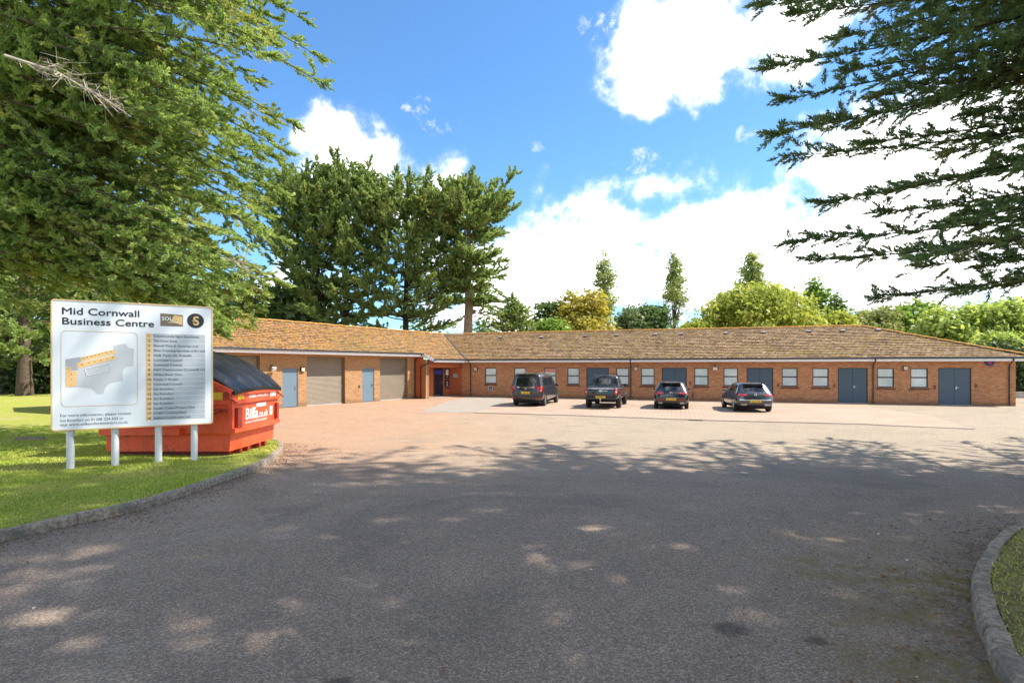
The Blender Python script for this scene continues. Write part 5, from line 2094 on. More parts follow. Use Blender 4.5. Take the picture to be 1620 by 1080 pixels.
def bez(p0, p1, p2, t):
    return (1 - t) ** 2 * p0 + 2 * t * (1 - t) * p1 + t * t * p2

class Tree:
    def __init__(self, seed):
        self.rng = np.random.default_rng(seed)
        self.P, self.D, self.S = [], [], []
        self.wood = MB()

    def branch(self, p0, p1, ctrl, r0, sec=1.2, step=.38, size=.42, start=.25, up=.15, twigs=True, dens=.5, taper=.75):
        rng = self.rng
        p0, p1, ctrl = (np.array(q, float) for q in (p0, p1, ctrl))
        L = np.linalg.norm(ctrl - p0) + np.linalg.norm(p1 - ctrl)
        pts = [bez(p0, ctrl, p1, t) for t in np.linspace(0, 1, 7)]
        self.wood.tube(pts, [r0 * (1 - .88 * k / 6) for k in range(7)], 5, False)
        n = max(3, int(L * (1 - start) / step))
        for i in range(n + 1):
            t = start + (1 - start) * (i + rng.uniform(-.3, .3)) / n
            t = min(max(t, 0), 1)
            p = bez(p0, ctrl, p1, t)
            d = 2 * (1 - t) * (ctrl - p0) + 2 * t * (p1 - ctrl)
            d /= np.linalg.norm(d) + 1e-9
            self.P.append(p)
            self.D.append(d + rng.normal(size=3) * .3 + np.array([0, 0, .15]))
            self.S.append(size * rng.uniform(.7, 1.1))
            side = np.cross(d, [0, 0, 1.0])
            side /= np.linalg.norm(side) + 1e-9
            for s in (-1, 1):
                if rng.random() < .12:
                    continue
                ln = sec * (1 - taper * t) * rng.uniform(.55, 1.15)
                v = d * rng.uniform(.6, 1.0) + side * s * rng.uniform(.5, 1.0) + np.array([0, 0, up + rng.normal() * .22])
                v /= np.linalg.norm(v)
                if twigs and ln > .5:
                    self.wood.tube([p, p + v * ln * .8], [r0 * .16, r0 * .05], 3, False)
                m = max(1, int(ln / (size * dens)))
                for k in range(m):
                    q = p + v * ln * (k + rng.uniform(.2, .9)) / m + rng.normal(size=3) * size * .12
                    dv = v + rng.normal(size=3) * .38 + np.array([0, 0, .12])
                    self.P.append(q)
                    self.D.append(dv)
                    self.S.append(size * rng.uniform(.65, 1.2) * (1 - .25 * t))
        for k in range(3):
            self.P.append(p1 - d * size * .3 * k)
            self.D.append(d + rng.normal(size=3) * .15)
            self.S.append(size * rng.uniform(.7, 1.0))

    def finish(self, name, base, label, mat, barkmat, trunk_pts, trunk_r, group=None, T=None, cat='tree', skirt=True):
        root = empty(name, base)
        tag(root, label, cat, group)
        m = MB()
        tp = [Vector(p) for p in trunk_pts]
        m.tube(tp, trunk_r, 10, False)
        m.build('trunk', barkmat, root, smooth=True)
        if self.wood.v:
            self.wood.build('branches', barkmat, root, smooth=True)
        if self.P:
            v, var = place_sprays(self.P, self.D, self.S, self.rng, SPRAY if T is None else T)
            big_mesh('crown', v, 4, mat, root, var)
            self.count = len(v) // 4
        return root

def conifer(name, label, px, Y, ztop, zlow, rad, seed, mat, barkmat='dark_bark', lean=0.0, size=.75, nb=90, prof=None, up=.35, group=None, trunk_r=.45,
            sec=1.4, tops=1, T=None, zb=None, cat='tree', tier=0.0, plumes=0):
    """open layered cypress: rad = crown radius, prof(h 0..1) multiplier"""
    t = Tree(seed)
    rng = t.rng
    X0 = (px - CX) / F * Y
    zb = gz(Y) if zb is None else zb
    H = ztop - zb
    prof = prof or (lambda h: (1 - h) ** .6 * .9 + .12)
    topx = X0 + lean
    tr = lambda z: np.array([X0 + lean * ((z - zb) / H) ** 1.5, Y, z])
    for i in range(nb):
        h = (i + rng.uniform(0, 1)) / nb
        z = zlow + (ztop - zlow) * h ** .9
        if tier:
            z = zlow + round((z - zlow) / tier) * tier + rng.normal() * .16
        r = rad * prof(h) * rng.uniform(.55, 1.15)
        a = i * 2.399 + rng.normal() * .4
        p0 = tr(z)
        rise = r * (up * rng.uniform(.2, 1.3) + .55 * h)
        p1 = p0 + np.array([math.cos(a) * r, math.sin(a) * r, rise])
        p1[2] = min(p1[2], ztop - 1.0 - rng.uniform(0, 2.4))
        c = p0 + np.array([math.cos(a) * r * .6, math.sin(a) * r * .6, rise * .12])
        t.branch(p0, p1, c, .03 + .05 * (1 - h) * min(1, rad / 4), sec * (.6 + .4 * (1 - h)), .55, size, .28, .2, dens=.5)
    # upswept pointed plumes over the outside of the crown
    for k in range(plumes):
        a = k * 2.399 + rng.normal() * .3
        h = rng.uniform(.45, 1.0)
        z = zlow + (ztop - zlow) * h
        o = rad * prof(h) * rng.uniform(.35, .95)
        p0 = tr(z) + np.array([math.cos(a) * o, math.sin(a) * o, -.6])
        u = rng.uniform(1.4, 2.6)
        p1 = p0 + np.array([math.cos(a) * u * .75, math.sin(a) * u * .75, u])
        p1[2] = min(p1[2], ztop - .2)
        t.branch(p0, p1, (p0 + p1) / 2 + np.array([math.cos(a) * .3, math.sin(a) * .3, -.3]), .035, .55, .3, size * .72, .0, .5)
    # leaders
    for k in range(tops):
        a = rng.uniform(0, 6.28)
        o = rad * .42 * (0 if k == 0 else rng.uniform(.3, 1.1))
        p0 = tr(ztop - H * .14)
        p1 = tr(ztop) + np.array([math.cos(a) * o, math.sin(a) * o, rng.uniform(-2.4, -.5) if k else 0])
        t.branch(p0, p1, (p0 + p1) / 2 + np.array([math.cos(a) * o * .4, math.sin(a) * o * .4, -.2]), .05, .75, .35, size * .8, .1, .5)
    pts = [tr(zb + (ztop - zb) * k / 8) for k in range(9)]
    rr = [trunk_r * (1.35 if k == 0 else 1) * (1 - .9 * k / 8) for k in range(9)]
    return t, t.finish(name, (X0, Y, zb), label, mat, barkmat, pts, rr, group, T, cat)

TOTAL = 0
G_MID = 'tall cypresses behind the workshop roof'
# ------------------------------------------------------------------ row of cypresses behind the workshop wing
YM = 56.0
zt = lambda py, Y=YM: zat(py, Y)
vase = lambda h: .80 + .25 * math.sin(3.0 * h) - .55 * max(0, h - .7) / .3
for (px, top, low, rad, lean, seed, nb, label, tops, pf) in (
    (482, 266, 522, 5.0, -1.3, 21, 70, 'slender open cypress, furthest left of the row behind the workshop roof', 6, vase),
    (507, 280, 520, 4.4, -.6, 22, 60, 'thin forked cypress just right of the leftmost one behind the workshop roof', 5, vase),
    (549, 258, 524, 6.8, -.4, 23, 116, 'broad dense cypress with the tallest pointed top behind the workshop roof', 8, lambda h: .95 - .55 * h),
    (641, 291, 526, 7.6, .3, 24, 146, 'wide dark cypress with bare lower branches in the middle of the row', 8, lambda h: 1.0 - .42 * h),
):
    t, o = conifer('cypress_tree', label, px, YM, zt(top), zt(low), rad, seed, 'cypress_dark', 'dark_bark', lean, .92, nb, pf, .34, G_MID, .42, 1.5, tops, tier=1.55, plumes=46)
    TOTAL += t.count
# flat-topped cypress with a pale bare trunk
t = Tree(31)
rng = t.rng
Y5 = 54.0
X5 = (741 - CX) / F * Y5
zb5 = -.6
tr = lambda z: np.array([X5 + .10 * math.sin(z), Y5, z])
for i in range(160):
    h = rng.uniform(0, 1)
    z0 = zat(478, Y5) + (zat(330, Y5) - zat(478, Y5)) * h ** .8
    a = i * 2.399 + rng.normal() * .4
    z0 = zat(478, Y5) + round((z0 - zat(478, Y5)) / 1.3) * 1.3 + rng.normal() * .15
    r = 5.0 * (.45 + .62 * h ** .6) * rng.uniform(.12, 1.08) ** .6
    top = zat(292, Y5)
    z1 = min(z0 + r * (.06 + .45 * h * rng.uniform(.3, 1.2)), top + rng.uniform(-1.0, .3))
    p0 = tr(z0)
    p1 = np.array([p0[0] + math.cos(a) * r, p0[1] + math.sin(a) * r, z1])
    c = p0 + np.array([math.cos(a) * r * .6, math.sin(a) * r * .6, (z1 - z0) * .15])
    t.branch(p0, p1, c, .07, 1.5, .55, 1.0, .3, .3)
for i in range(34):   # pointed leaders along the flat top
    a = rng.uniform(0, 6.28)
    rr_ = rng.uniform(0, 3.6)
    p0 = np.array([X5 + math.cos(a) * rr_ * .7, Y5 + math.sin(a) * rr_ * .7, zat(330, Y5)])
    p1 = np.array([X5 + math.cos(a) * rr_ * 1.15, Y5 + math.sin(a) * rr_ * 1.15, zat(rng.uniform(284, 306), Y5)])
    t.branch(p0, p1, (p0 + p1) / 2, .04, .9, .4, .85, .05, .4)
for i in range(14):   # low trailing boughs on the right
    a = rng.uniform(-.9, .9)
    z0 = zat(rng.uniform(440, 505), Y5)
    r = rng.uniform(2.0, 3.8)
    p0 = tr(z0)
    p1 = p0 + np.array([math.cos(a) * r, math.sin(a) * r, -.6])
    t.branch(p0, p1, (p0 + p1) / 2 + np.array([0, 0, .6]), .05, 1.1, .55, .7, .3, .1)
pts = [tr(zb5 + (zat(330, Y5) - zb5) * k / 8) for k in range(9)]
t.finish('cypress_tree', (X5, Y5, zb5), 'flat topped cypress with a tall bare pale trunk, furthest right of the row', 'cypress_dark', 'pale_bark', pts,
         [.62, .5, .47, .44, .4, .34, .26, .18, .1], G_MID)
TOTAL += t.count
t, o = conifer('young_conifer', 'small pointed young conifer just right of the pale cypress trunk', 811, 50.0, zat(466, 50), zat(528, 50), 2.6, 35, 'cypress_dark', 'dark_bark', 0, .55, 70,
               lambda h: 1.05 - .95 * h, .25, None, .16, .9)
TOTAL += t.count

# ------------------------------------------------------------------ the great cypress on the left, drooping boughs
def outline_right(py):
    pts = [(-500, 560), (-200, 520), (0, 478), (60, 495), (95, 505), (128, 508), (150, 380), (185, 445), (202, 462), (222, 425), (242, 450), (290, 418), (310, 448), (345, 415), (378, 440), (415, 398), (450, 440), (480, 405), (515, 385), (560, 330)]
    for (a, b), (c, d) in zip(pts, pts[1:]):
        if a <= py <= c:
            return b + (d - b) * (py - a) / (c - a)
    return 330
t = Tree(41)
rng = t.rng
LX, LY = -18.5, 15.0
ltr = lambda z: np.array([LX + .02 * z, LY, z])
def bough(px, py, Y, rise, r0=.10, sec=1.5, size=.40, step=.36, start=.22):
    p1 = np.array(at(px, py, Y))
    z0 = max(2.5, min(25, p1[2] + rise))
    p0 = ltr(z0)
    c = p0 + (p1 - p0) * .55 + np.array([0, 0, .9 + rise * .10])
    t.branch(p0, p1, c, r0, sec, step, size, start, .05, dens=.52)
# silhouettes against the sky
for px, py, rise in ((484, 34, 4), (440, 8, 3.5), (506, 90, 4.5), (512, 133, 5), (402, 126, 4.5), (464, 196, 4), (421, 214, 4), (452, 240, 4.2), (372, 142, 4), (413, 285, 4),
                     (449, 306, 3.6), (418, 340, 3.5), (444, 378, 3.4), (400, 425, 3.2), (444, 448, 3), (405, 486, 2.8), (386, 516, 2.6), (350, 528, 2.6), (395, 60, 3.5), (390, 500, 2.6), (360, 505, 2.4), (408, 470, 2.4)):
    bough(px, py, rng.uniform(14.5, 17.0), rise, .07, 1.35, .46, .32, .3)
    if py > 140:
        for k in range(2):
            bough(px - rng.uniform(18, 55), py + rng.uniform(-22, 22), rng.uniform(13.5, 18.0), rise * rng.uniform(.8, 1.1), .06, 1.5, .46, .36, .4)
for i in range(230):
    py = rng.uniform(-330, 520)
    mx = outline_right(py) - 30
    px = mx - abs(rng.normal()) * 175 - rng.uniform(0, 40)
    if px < -260:
        continue
    if py > 470 and 85 < px < 330:
        py = rng.uniform(330, 470)
    bough(px, py, rng.uniform(12.0, 19.0), rng.uniform(1.8, 4.5), .055, 1.6, .46, .42, .40)
for i in range(26):    # low skirts beside and above the board
    px = rng.uniform(-60, 80) if i < 13 else rng.uniform(60, 360)
    py = rng.uniform(400, 560) if i < 13 else rng.uniform(430, 490)
    bough(px, py, rng.uniform(16, 20), rng.uniform(1.0, 2.2), .06, 1.5, .48, .44, .3)
for i in range(45):    # the side away from the road
    a = rng.uniform(1.9, 4.6)
    z0 = rng.uniform(4, 24)
    r = rng.uniform(4, 7.5) * (1.1 - z0 / 30)
    p0 = ltr(z0)
    p1 = p0 + np.array([math.cos(a) * r, math.sin(a) * r, -r * .2])
    t.branch(p0, p1, (p0 + p1) / 2 + np.array([0, 0, 1.2]), .1, 1.7, .8, .6, .25, .05, twigs=False)
pts = [ltr(gz(LY) + .05 + 25 * k / 8) for k in range(9)]
LT = t.finish('cypress_tree', (LX, LY, gz(LY) + .1), 'huge drooping cypress filling the upper left, above the directory board', 'cypress_lit', 'bark', pts,
              [1.0, .8, .75, .68, .6, .5, .4, .25, .1], None, SPRAY_T)
TOTAL += t.count
print('left tree', t.count)
# bleached dead bough and bare twigs within it
m = MB()
def deadwood(px0, py0, px1, py1, Y, n, spread):
    a, b = at(px0, py0, Y), at(px1, py1, Y)
    m.tube([a, a.lerp(b, .5) + UP * .15, b], [.035, .024, .008], 5)
    for i in range(n):
        s = rng.uniform(.1, 1)
        p = a.lerp(b, s) + UP * .15 * math.sin(math.pi * s)
        q = p + (b - a).normalized() * rng.uniform(.1, .7) + Vector(rng.normal(size=3)) * spread
        m.tube([p, p.lerp(q, .5) + Vector(rng.normal(size=3)) * .06, q], [.012, .008, .004], 3)
        for k in range(2):
            w = p.lerp(q, rng.uniform(.4, .9))
            m.tube([w, w + Vector(rng.normal(size=3)) * .18], [.006, .003], 3)
for q_ in ((8, 88, 172, 162, 11.6, 40, .18), (345, 408, 400, 438, 13.0, 10, .12)):
    m = MB()
    deadwood(*q_)
    m.build('dead_bough', 'dead_twig', LT, smooth=True)

# trees standing at the far end of the lawn, left
G_L = 'trees at the far end of the lawn'
for px, Y, top, low, rad, seed, label in (
    (39, 41.0, 60, 560, 5.2, 51, 'conifer with a brown trunk at the far end of the lawn, beside the teal fence'),
    (7, 44.0, 90, 570, 5.0, 52, 'dark trunked conifer at the far left end of the lawn'),
    (-70, 40.0, 40, 560, 5.5, 53, 'conifer at the far end of the lawn, past the left edge of the picture'),
    (160, 50.0, 120, 560, 5.5, 54, 'tall conifer standing behind the directory board'),
    (290, 54.0, 140, 540, 5.2, 55, 'tall conifer behind the workshop end gable'),
):
    t, o = conifer('conifer_tree', label, px, Y, zat(top, Y), zat(low + 18, Y), rad, seed, 'cypress_dark', 'bark', 0, .95, 105, lambda h: 1.0 - .6 * h, .1, G_L, .42, 1.7)
    TOTAL += t.count

# ------------------------------------------------------------------ the backlit cypress on the right, and its neighbours out of frame
t = Tree(61)
rng = t.rng
RX, RY = 14.6, 8.6
rtr = lambda z: np.array([RX - .03 * z, RY, z])
def rbough(px, py, Y, rise, r0=.045, sec=1.15, size=.40, step=.18, start=.12, sag=-.4):
    p1 = np.array(at(px, py, Y))
    p0 = rtr(min(28, max(3.0, p1[2] + rise)))
    c = p0 + (p1 - p0) * .5 + np.array([0, 0, sag])
    t.branch(p0, p1, c, r0, sec * 1.25, step, size, start, .02, dens=.42, taper=.86)
for px, py, Y, rise, sec in ((1203, 8, 9.2, 1.2, .95), (1221, 106, 9.0, 2.3, .95), (1244, 157, 9.6, 2.2, .9), (1230, 211, 9.3, 2.3, 1.0), (1252, 247, 10.2, .9, .75), (1308, 320, 9.4, 2.2, .9),
                             (1260, 381, 9.6, 1.2, .75), (1286, 412, 9.8, 1.2, .6), (1392, 471, 9.6, 1.6, .6),
                             (1262, 20, 8.8, 1.6, 1.1), (1330, 60, 9.8, 2.0, 1.2), (1345, 110, 8.4, 2.2, 1.2), (1300, 195, 10.0, 2.0, 1.0), (1400, 150, 8.8, 2.1, 1.2), (1420, 60, 10, 2, 1.3),
                             (1380, 225, 9.4, 1.4, .8), (1420, 300, 10.2, 1.5, .9), (1400, 335, 9.0, 1.6, .9), (1440, 395, 10.0, 1.2, .8), (1460, 420, 9.0, 1.4, .7), (1500, 240, 10.4, 1.6, 1.0),
                             (1520, 460, 10.0, 1.5, .7), (1530, 340, 9.6, 1.5, 1.0), (1560, 420, 9.2, 1.5, .9), (1570, 100, 9.4, 1.6, 1.2), (1540, 180, 9.0, 1.8, 1.0)):
    rbough(px, py, Y, rise, .045, sec)
for i in range(28):
    py = rng.uniform(-80, 455)
    px = rng.uniform(1450, 1680)
    if 170 < py < 215 or 255 < py < 300:
        continue
    rbough(px, py, rng.uniform(8.0, 11.5), rng.uniform(.8, 2.4), .045, 1.2, .40, .28)
# rest of the crown, above and beyond the frame
rng = t.rng
for i in range(185):
    h = rng.uniform(0, 1)
    z0 = 4.5 + 22.5 * h
    a = rng.uniform(0, 6.283)
    r = (8.6 - 3.4 * h ** 1.4) * rng.uniform(.6, 1.1)
    if z0 < 9 and math.cos(a) < -.35 and math.sin(a) > -.2:
        continue
    p0 = rtr(z0)
    p1 = p0 + np.array([math.cos(a) * r, math.sin(a) * r, rng.uniform(-1.2, .8)])
    if z0 < 17 and p1[1] > 4 and p1[0] < p1[1] * .92 and (p1[2] - CZ) < .72 * p1[1]:
        continue
    t.branch(p0, p1, (p0 + p1) / 2 + np.array([0, 0, .4]), .09, 1.9, .62, .62, .15, .1, twigs=False)
pts = [rtr(gz(RY) + 27 * k / 8) for k in range(9)]
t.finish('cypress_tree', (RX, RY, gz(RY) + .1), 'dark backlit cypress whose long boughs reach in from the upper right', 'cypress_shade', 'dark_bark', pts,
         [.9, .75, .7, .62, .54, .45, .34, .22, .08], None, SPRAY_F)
TOTAL += t.count
print('right tree', t.count)

def shade_tree(X0, Y0, H, rad, seed, nb, label, size=.8, low=5.0):
    t = Tree(seed)
    rng = t.rng
    zb = gz(Y0)
    for i in range(nb):
        h = rng.uniform(0, 1)
        z0 = zb + low + (H - low - .5) * h
        a = rng.uniform(0, 6.283)
        r = rad * (1.05 - .55 * h ** 1.6) * rng.uniform(.55, 1.1)
        p0 = np.array([X0, Y0, z0])
        p1 = p0 + np.array([math.cos(a) * r, math.sin(a) * r, rng.uniform(-.6, 1.6)])
        t.branch(p0, p1, (p0 + p1) / 2, .09, 2.0, .8, size, .12, .15, twigs=False)
    pts = [(X0, Y0, zb + H * k / 6) for k in range(7)]
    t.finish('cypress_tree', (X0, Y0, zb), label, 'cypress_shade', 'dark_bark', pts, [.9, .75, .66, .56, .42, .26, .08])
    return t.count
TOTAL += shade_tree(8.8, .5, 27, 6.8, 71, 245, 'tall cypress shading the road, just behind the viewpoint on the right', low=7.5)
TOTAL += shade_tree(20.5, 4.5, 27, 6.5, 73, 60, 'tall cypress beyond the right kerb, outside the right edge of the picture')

# ------------------------------------------------------------------ broadleaved trees
def leaves(ell, n, leaf, rng, clump=9, shell=.62, flat=.5):
    """ell: list of (cx,cy,cz,rx,ry,rz)"""
    vol = np.array([e[3] * e[4] * e[5] for e in ell]) ** (2 / 3)
    pick = rng.choice(len(ell), n // clump, p=vol / vol.sum())
    E = np.array(ell)[pick]
    u = rng.normal(size=(len(pick), 3))
    u /= np.linalg.norm(u, axis=1, keepdims=True)
    r = shell + (1 - shell) * rng.random(len(pick)) ** .6
    r *= 1 + rng.normal(0, .07, len(pick))
    c = E[:, :3] + u * E[:, 3:] * r[:, None]
    C = np.repeat(c, clump, 0)
    U = np.repeat(u, clump, 0)
    N = len(C)
    C = C + rng.normal(size=(N, 3)) * leaf * 1.5 * np.array([1, 1, .7])
    nrm = U * .5 + rng.normal(size=(N, 3)) * .6 + np.array([0, 0, flat])
    nrm /= np.linalg.norm(nrm, axis=1, keepdims=True)
    a = np.cross(nrm, rng.normal(size=(N, 3)))
    a /= np.linalg.norm(a, axis=1, keepdims=True) + 1e-9
    b = np.cross(nrm, a)
    s = (leaf * rng.uniform(.55, 1.2, N))[:, None]
    v = np.stack([C - a * s, C + b * s * .55, C + a * s, C - b * s * .55], axis=1)
    cv = np.repeat(np.clip(rng.normal(.5, .22, len(pick)), 0, 1), clump)
    return v.reshape(-1, 3), np.clip(cv + rng.normal(0, .12, N), 0, 1)

def broad(name, label, px, Y, top, hw, mat, seed, n=5200, leaf=.30, low=None, group=None, bark='bark', lobes=7, shape='round', cat='tree', open_=.0):
    rng = np.random.default_rng(seed)
    X0 = (px - CX) / F * Y
    zb = gz(Y)
    z1 = zat(top, Y)
    rx = hw / F * Y
    z0 = zb + (z1 - zb) * .12 if low is None else zat(low, Y)
    root = empty(name, (X0, Y, zb))
    tag(root, label, cat, group)
    ell = []
    H = z1 - z0
    wood = MB()
    if shape == 'round':
        ell.append((X0, Y, z0 + H * .45, rx * .72, rx * .72, H * .48))
        for i in range(lobes * 2):
            a = i * 2.399
            h = rng.uniform(.12, .92)
            k = math.sqrt(max(.05, 1 - ((h - .42) / .62) ** 2))
            rr = rx * .36 * rng.uniform(.75, 1.2)
            d = max(0, rx * k - rr)
            hz_ = H * .17 * rng.uniform(.8, 1.3)
            ell.append((X0 + math.cos(a) * d, Y + math.sin(a) * d, min(z0 + H * h, z1 - hz_), rr, rr, hz_))
    elif shape == 'column':
        for i in range(lobes * 2):
            h = (i + .5) / (lobes * 2)
            k = (.50 + .5 * math.sin(math.pi * min(1, h * 1.15) ** .8)) * (1.0 if h < .72 else 1 - (h - .72) / .28 * .8)
            a = i * 2.399
            k *= rng.uniform(.62, 1.25)
            rr = rx * k * .62 + .10
            ell.append((X0 + math.cos(a) * rx * .35 * k, Y + math.sin(a) * rx * .35 * k, z0 + H * h, rr, rr, H / lobes * .55))
    elif shape == 'dome':
        for i in range(lobes * 3):
            a = i * 2.399
            d = math.sqrt((i + .5) / (lobes * 3))
            rr = rx * .30 * rng.uniform(.8, 1.15)
            zt2 = z0 + H * math.sqrt(max(0.02, 1 - (d * .95) ** 2))
            ell.append((X0 + math.cos(a) * d * (rx - rr * .6), Y + math.sin(a) * d * (rx - rr * .6), zt2 - H * .18, rr, rr, H * .2))
        ell.append((X0, Y, z0 + H * .35, rx * .75, rx * .75, H * .42))
    v, var = leaves(ell, n, leaf, rng, shell=.55)
    big_mesh('crown', v, 4, mat, root, var)
    hgt = H * (.95 if shape == 'column' else .55) + (z0 - zb)
    wood.tube([(X0, Y, zb), (X0 + .1, Y, zb + hgt * .5), (X0, Y, zb + hgt)], [max(.12, rx * .07), max(.09, rx * .055), .03], 7, False)
    for i in range(10 if shape != 'column' else 26):
        e = ell[rng.integers(len(ell))]
        s = Vector((X0, Y, zb + hgt * rng.uniform(.35, .95)))
        wood.tube([s, s.lerp(Vector(e[:3]), .6) + UP * .2, Vector(e[:3])], [.06, .04, .012], 4, False)
    wood.build('trunk', bark, root, smooth=True)
    return root

GB = 'trees behind the office wing'
YB = 64.0
broad('poplar_tree', 'leafy narrow poplar, leftmost of three behind the office roof', 955, 70, 399, 22, 'leaf_poplar', 81, 3600, .21, 512, 'poplars behind the office wing', lobes=8, shape='column')
broad('poplar_tree', 'thin poplar with sparse brownish lower twigs, middle one of three', 1066, 70, 397, 15, 'leaf_poplar', 82, 2600, .20, 475, 'poplars behind the office wing', lobes=7, shape='column')
broad('poplar_tree', 'poplar rising behind the big yellow green dome tree', 1190, 74, 392, 24, 'leaf_poplar', 83, 3400, .22, 480, 'poplars behind the office wing', lobes=8, shape='column')
broad('bush', 'wispy brownish bush under the middle poplar', 1066, 69, 448, 26, 'leaf_olive', 84, 1900, .17, 530, None, lobes=6, cat='bush')
broad('tree', 'ochre yellow autumn tinted tree beside the leftmost poplar', 925, 66, 461, 50, 'leaf_ochre', 85, 6500, .30, 545, GB, lobes=8)
broad('tree', 'dark green rounded tree left of the ochre tree', 872, 68, 479, 32, 'leaf_dark', 86, 4200, .30, 545, GB)
broad('bush', 'bright green clipped bush showing just over the roof, left of the ochre tree', 872, 58, 507, 28, 'leaf_mid', 87, 2600, .26, 540, None, shape='dome', cat='bush')
broad('tree', 'grey green pine like tree right of the ochre tree', 1000, 67, 488, 24, 'leaf_grey', 88, 3600, .28, 545, GB)
broad('tree', 'deep green tree just left of the middle poplar', 1031, 68, 481, 26, 'leaf_dark', 89, 3600, .28, 545, GB)
broad('tree', 'large yellow green dome shaped tree in the centre behind the roof', 1196, 62, 451, 92, 'leaf_yellow', 90, 15000, .30, 535, GB, lobes=11, shape='dome')
broad('bush', 'low yellow green bush left of the dome shaped tree', 1098, 60, 512, 26, 'leaf_yellow', 91, 2400, .26, 540, None, shape='dome', cat='bush')
broad('tree', 'small upright green tree right of the dome shaped tree', 1289, 66, 445, 17, 'leaf_mid', 92, 2400, .30, 520, GB, shape='column', lobes=4)
broad('tree', 'little dark green tree top right of the upright green tree', 1324, 66, 470, 15, 'leaf_dark', 93, 1600, .28, 520, GB, shape='column', lobes=4)
broad('bush', 'yellow green bush at the right foot of the dome shaped tree', 1322, 60, 494, 34, 'leaf_yellow', 94, 3200, .27, 540, None, shape='dome', cat='bush')
GR = 'trees behind the hipped roof end'
broad('tree', 'pale olive willow like tree above the ridge end', 1376, 62, 483, 46, 'leaf_olive', 95, 6500, .26, 550, GR, lobes=8)
broad('tree', 'dense mid green tree behind the hip of the roof', 1443, 64, 471, 52, 'leaf_mid', 96, 8200, .32, 560, GR, lobes=9)
broad('tree', 'pale light green tree behind the hip, right of the dense one', 1502, 56, 489, 50, 'leaf_light', 97, 7400, .27, 570, GR, lobes=9)
broad('tree', 'light yellowish green tree at the right edge behind the hip', 1572, 55, 478, 54, 'leaf_light', 98, 8600, .28, 580, GR, lobes=9)
broad('bush', 'leafy light green bush low beside the roof corner', 1578, 49, 524, 46, 'leaf_light', 99, 6500, .24, 600, None, shape='dome', cat='bush')
broad('tree', 'dark green tree at the right edge, behind the lighter ones', 1630, 60, 462, 50, 'leaf_dark', 100, 6500, .32, 590, GR, lobes=8)
broad('tree', 'light green tree cut off by the right edge of the picture', 1668, 52, 480, 56, 'leaf_light', 101, 7000, .28, 600, GR, lobes=8)
broad('tree', 'dark green broadleaved tree top over the workshop ridge, by the big cypress', 432, 66, 482, 48, 'leaf_mid', 102, 6000, .32, 545, None, lobes=8)
# far tree belt, closing the view behind everything
def belt(name, x0, x1, Y, h, seed, mat, n):
    rng = np.random.default_rng(seed)
    ell = []
    k = int((x1 - x0) / 5)
    for i in range(k):
        x = x0 + (x1 - x0) * (i + .5) / k + rng.uniform(-1.5, 1.5)
        hh = h * rng.uniform(.7, 1.15)
        ell.append((x, Y + rng.uniform(-3, 3), -.6 + hh * .5, 3.6, 3, hh * .5))
    v, var = leaves(ell, n, .55, rng, shell=.6)
    o = big_mesh(name, v, 4, mat, None, var, loc=((x0 + x1) / 2, Y, -.6))
    o['kind'] = 'stuff'
    return o
belt('far_trees', -95, 130, 96, 10.5, 103, 'leaf_dark', 26000)
belt('far_trees', -80, -20, 58, 12.5, 105, 'leaf_dark', 22000)

# hedge and shrubs at ground level
def hedge(name, label, p, q, h, w, seed, mat, n, leaf=.2, cat='hedge'):
    rng = np.random.default_rng(seed)
    p, q = Vector(p), Vector(q)
    L_ = (q - p).length
    k = max(2, int(L_ / 1.2))
    ell = []
    for i in range(k):
        c = p.lerp(q, (i + .5) / k)
        hh = h * rng.uniform(.85, 1.12)
        ell.append((c.x, c.y, c.z + hh * .5, .95, w, hh * .52))
    v, var = leaves(ell, n, leaf, rng, shell=.55)
    root = empty(name, p.lerp(q, .5))
    tag(root, label, cat)
    big_mesh('leaves', v, 4, mat, root, var)
    m = MB()
    for i in range(k):
        c = p.lerp(q, (i + .5) / k)
        m.tube([c, c + UP * h * .7], [.06, .03], 5, False)
    m.build('stems', 'bark', root)
hedge('hedge', 'dark shady hedge beyond the right end of the brick building', (34, 43.5, -.6), (46, 40, -.6), 4.2, 1.2, 111, 'hedge_dark', 9000, .2)
hedge('hedge', 'dark evergreen shrubbery under the trees at the far end of the lawn', (-46, 44.5, -.5), (-36.5, 44.2, -.5), 2.6, 1.0, 112, 'hedge_dark', 7000, .2)
hedge('hedge', 'dark low hedge below the teal fence beside the directory board', (-36, 44.6, -.5), (-27, 44.4, -.5), 2.0, .8, 113, 'hedge_dark', 6000, .18)
hedge('hedge', 'dark hedge running behind the gable of the workshop wing', (-27, 44.4, -.5), (-18, 46, -.5), 3.0, 1.0, 114, 'hedge_dark', 6000, .2)

# low wall beyond the right end
m = MB()
c0, c1_ = Vector((33, 41, 0)), Vector((46, 37.5, 0))
dd_ = (c1_ - c0).normalized()
nn_ = Vector((dd_.y, -dd_.x, 0))
wbox(m, c0, dd_, nn_, 0, 13, 0, .22, -.65, -.22)
wbox(m, c0, dd_, nn_, 0, 13, -.03, .25, -.22, -.15)
o = m.build('garden_wall', 'garden_wall', None, loc=(39, 39, -.65))
tag(o, 'low stone wall under the dark hedge beyond the building end', 'wall')

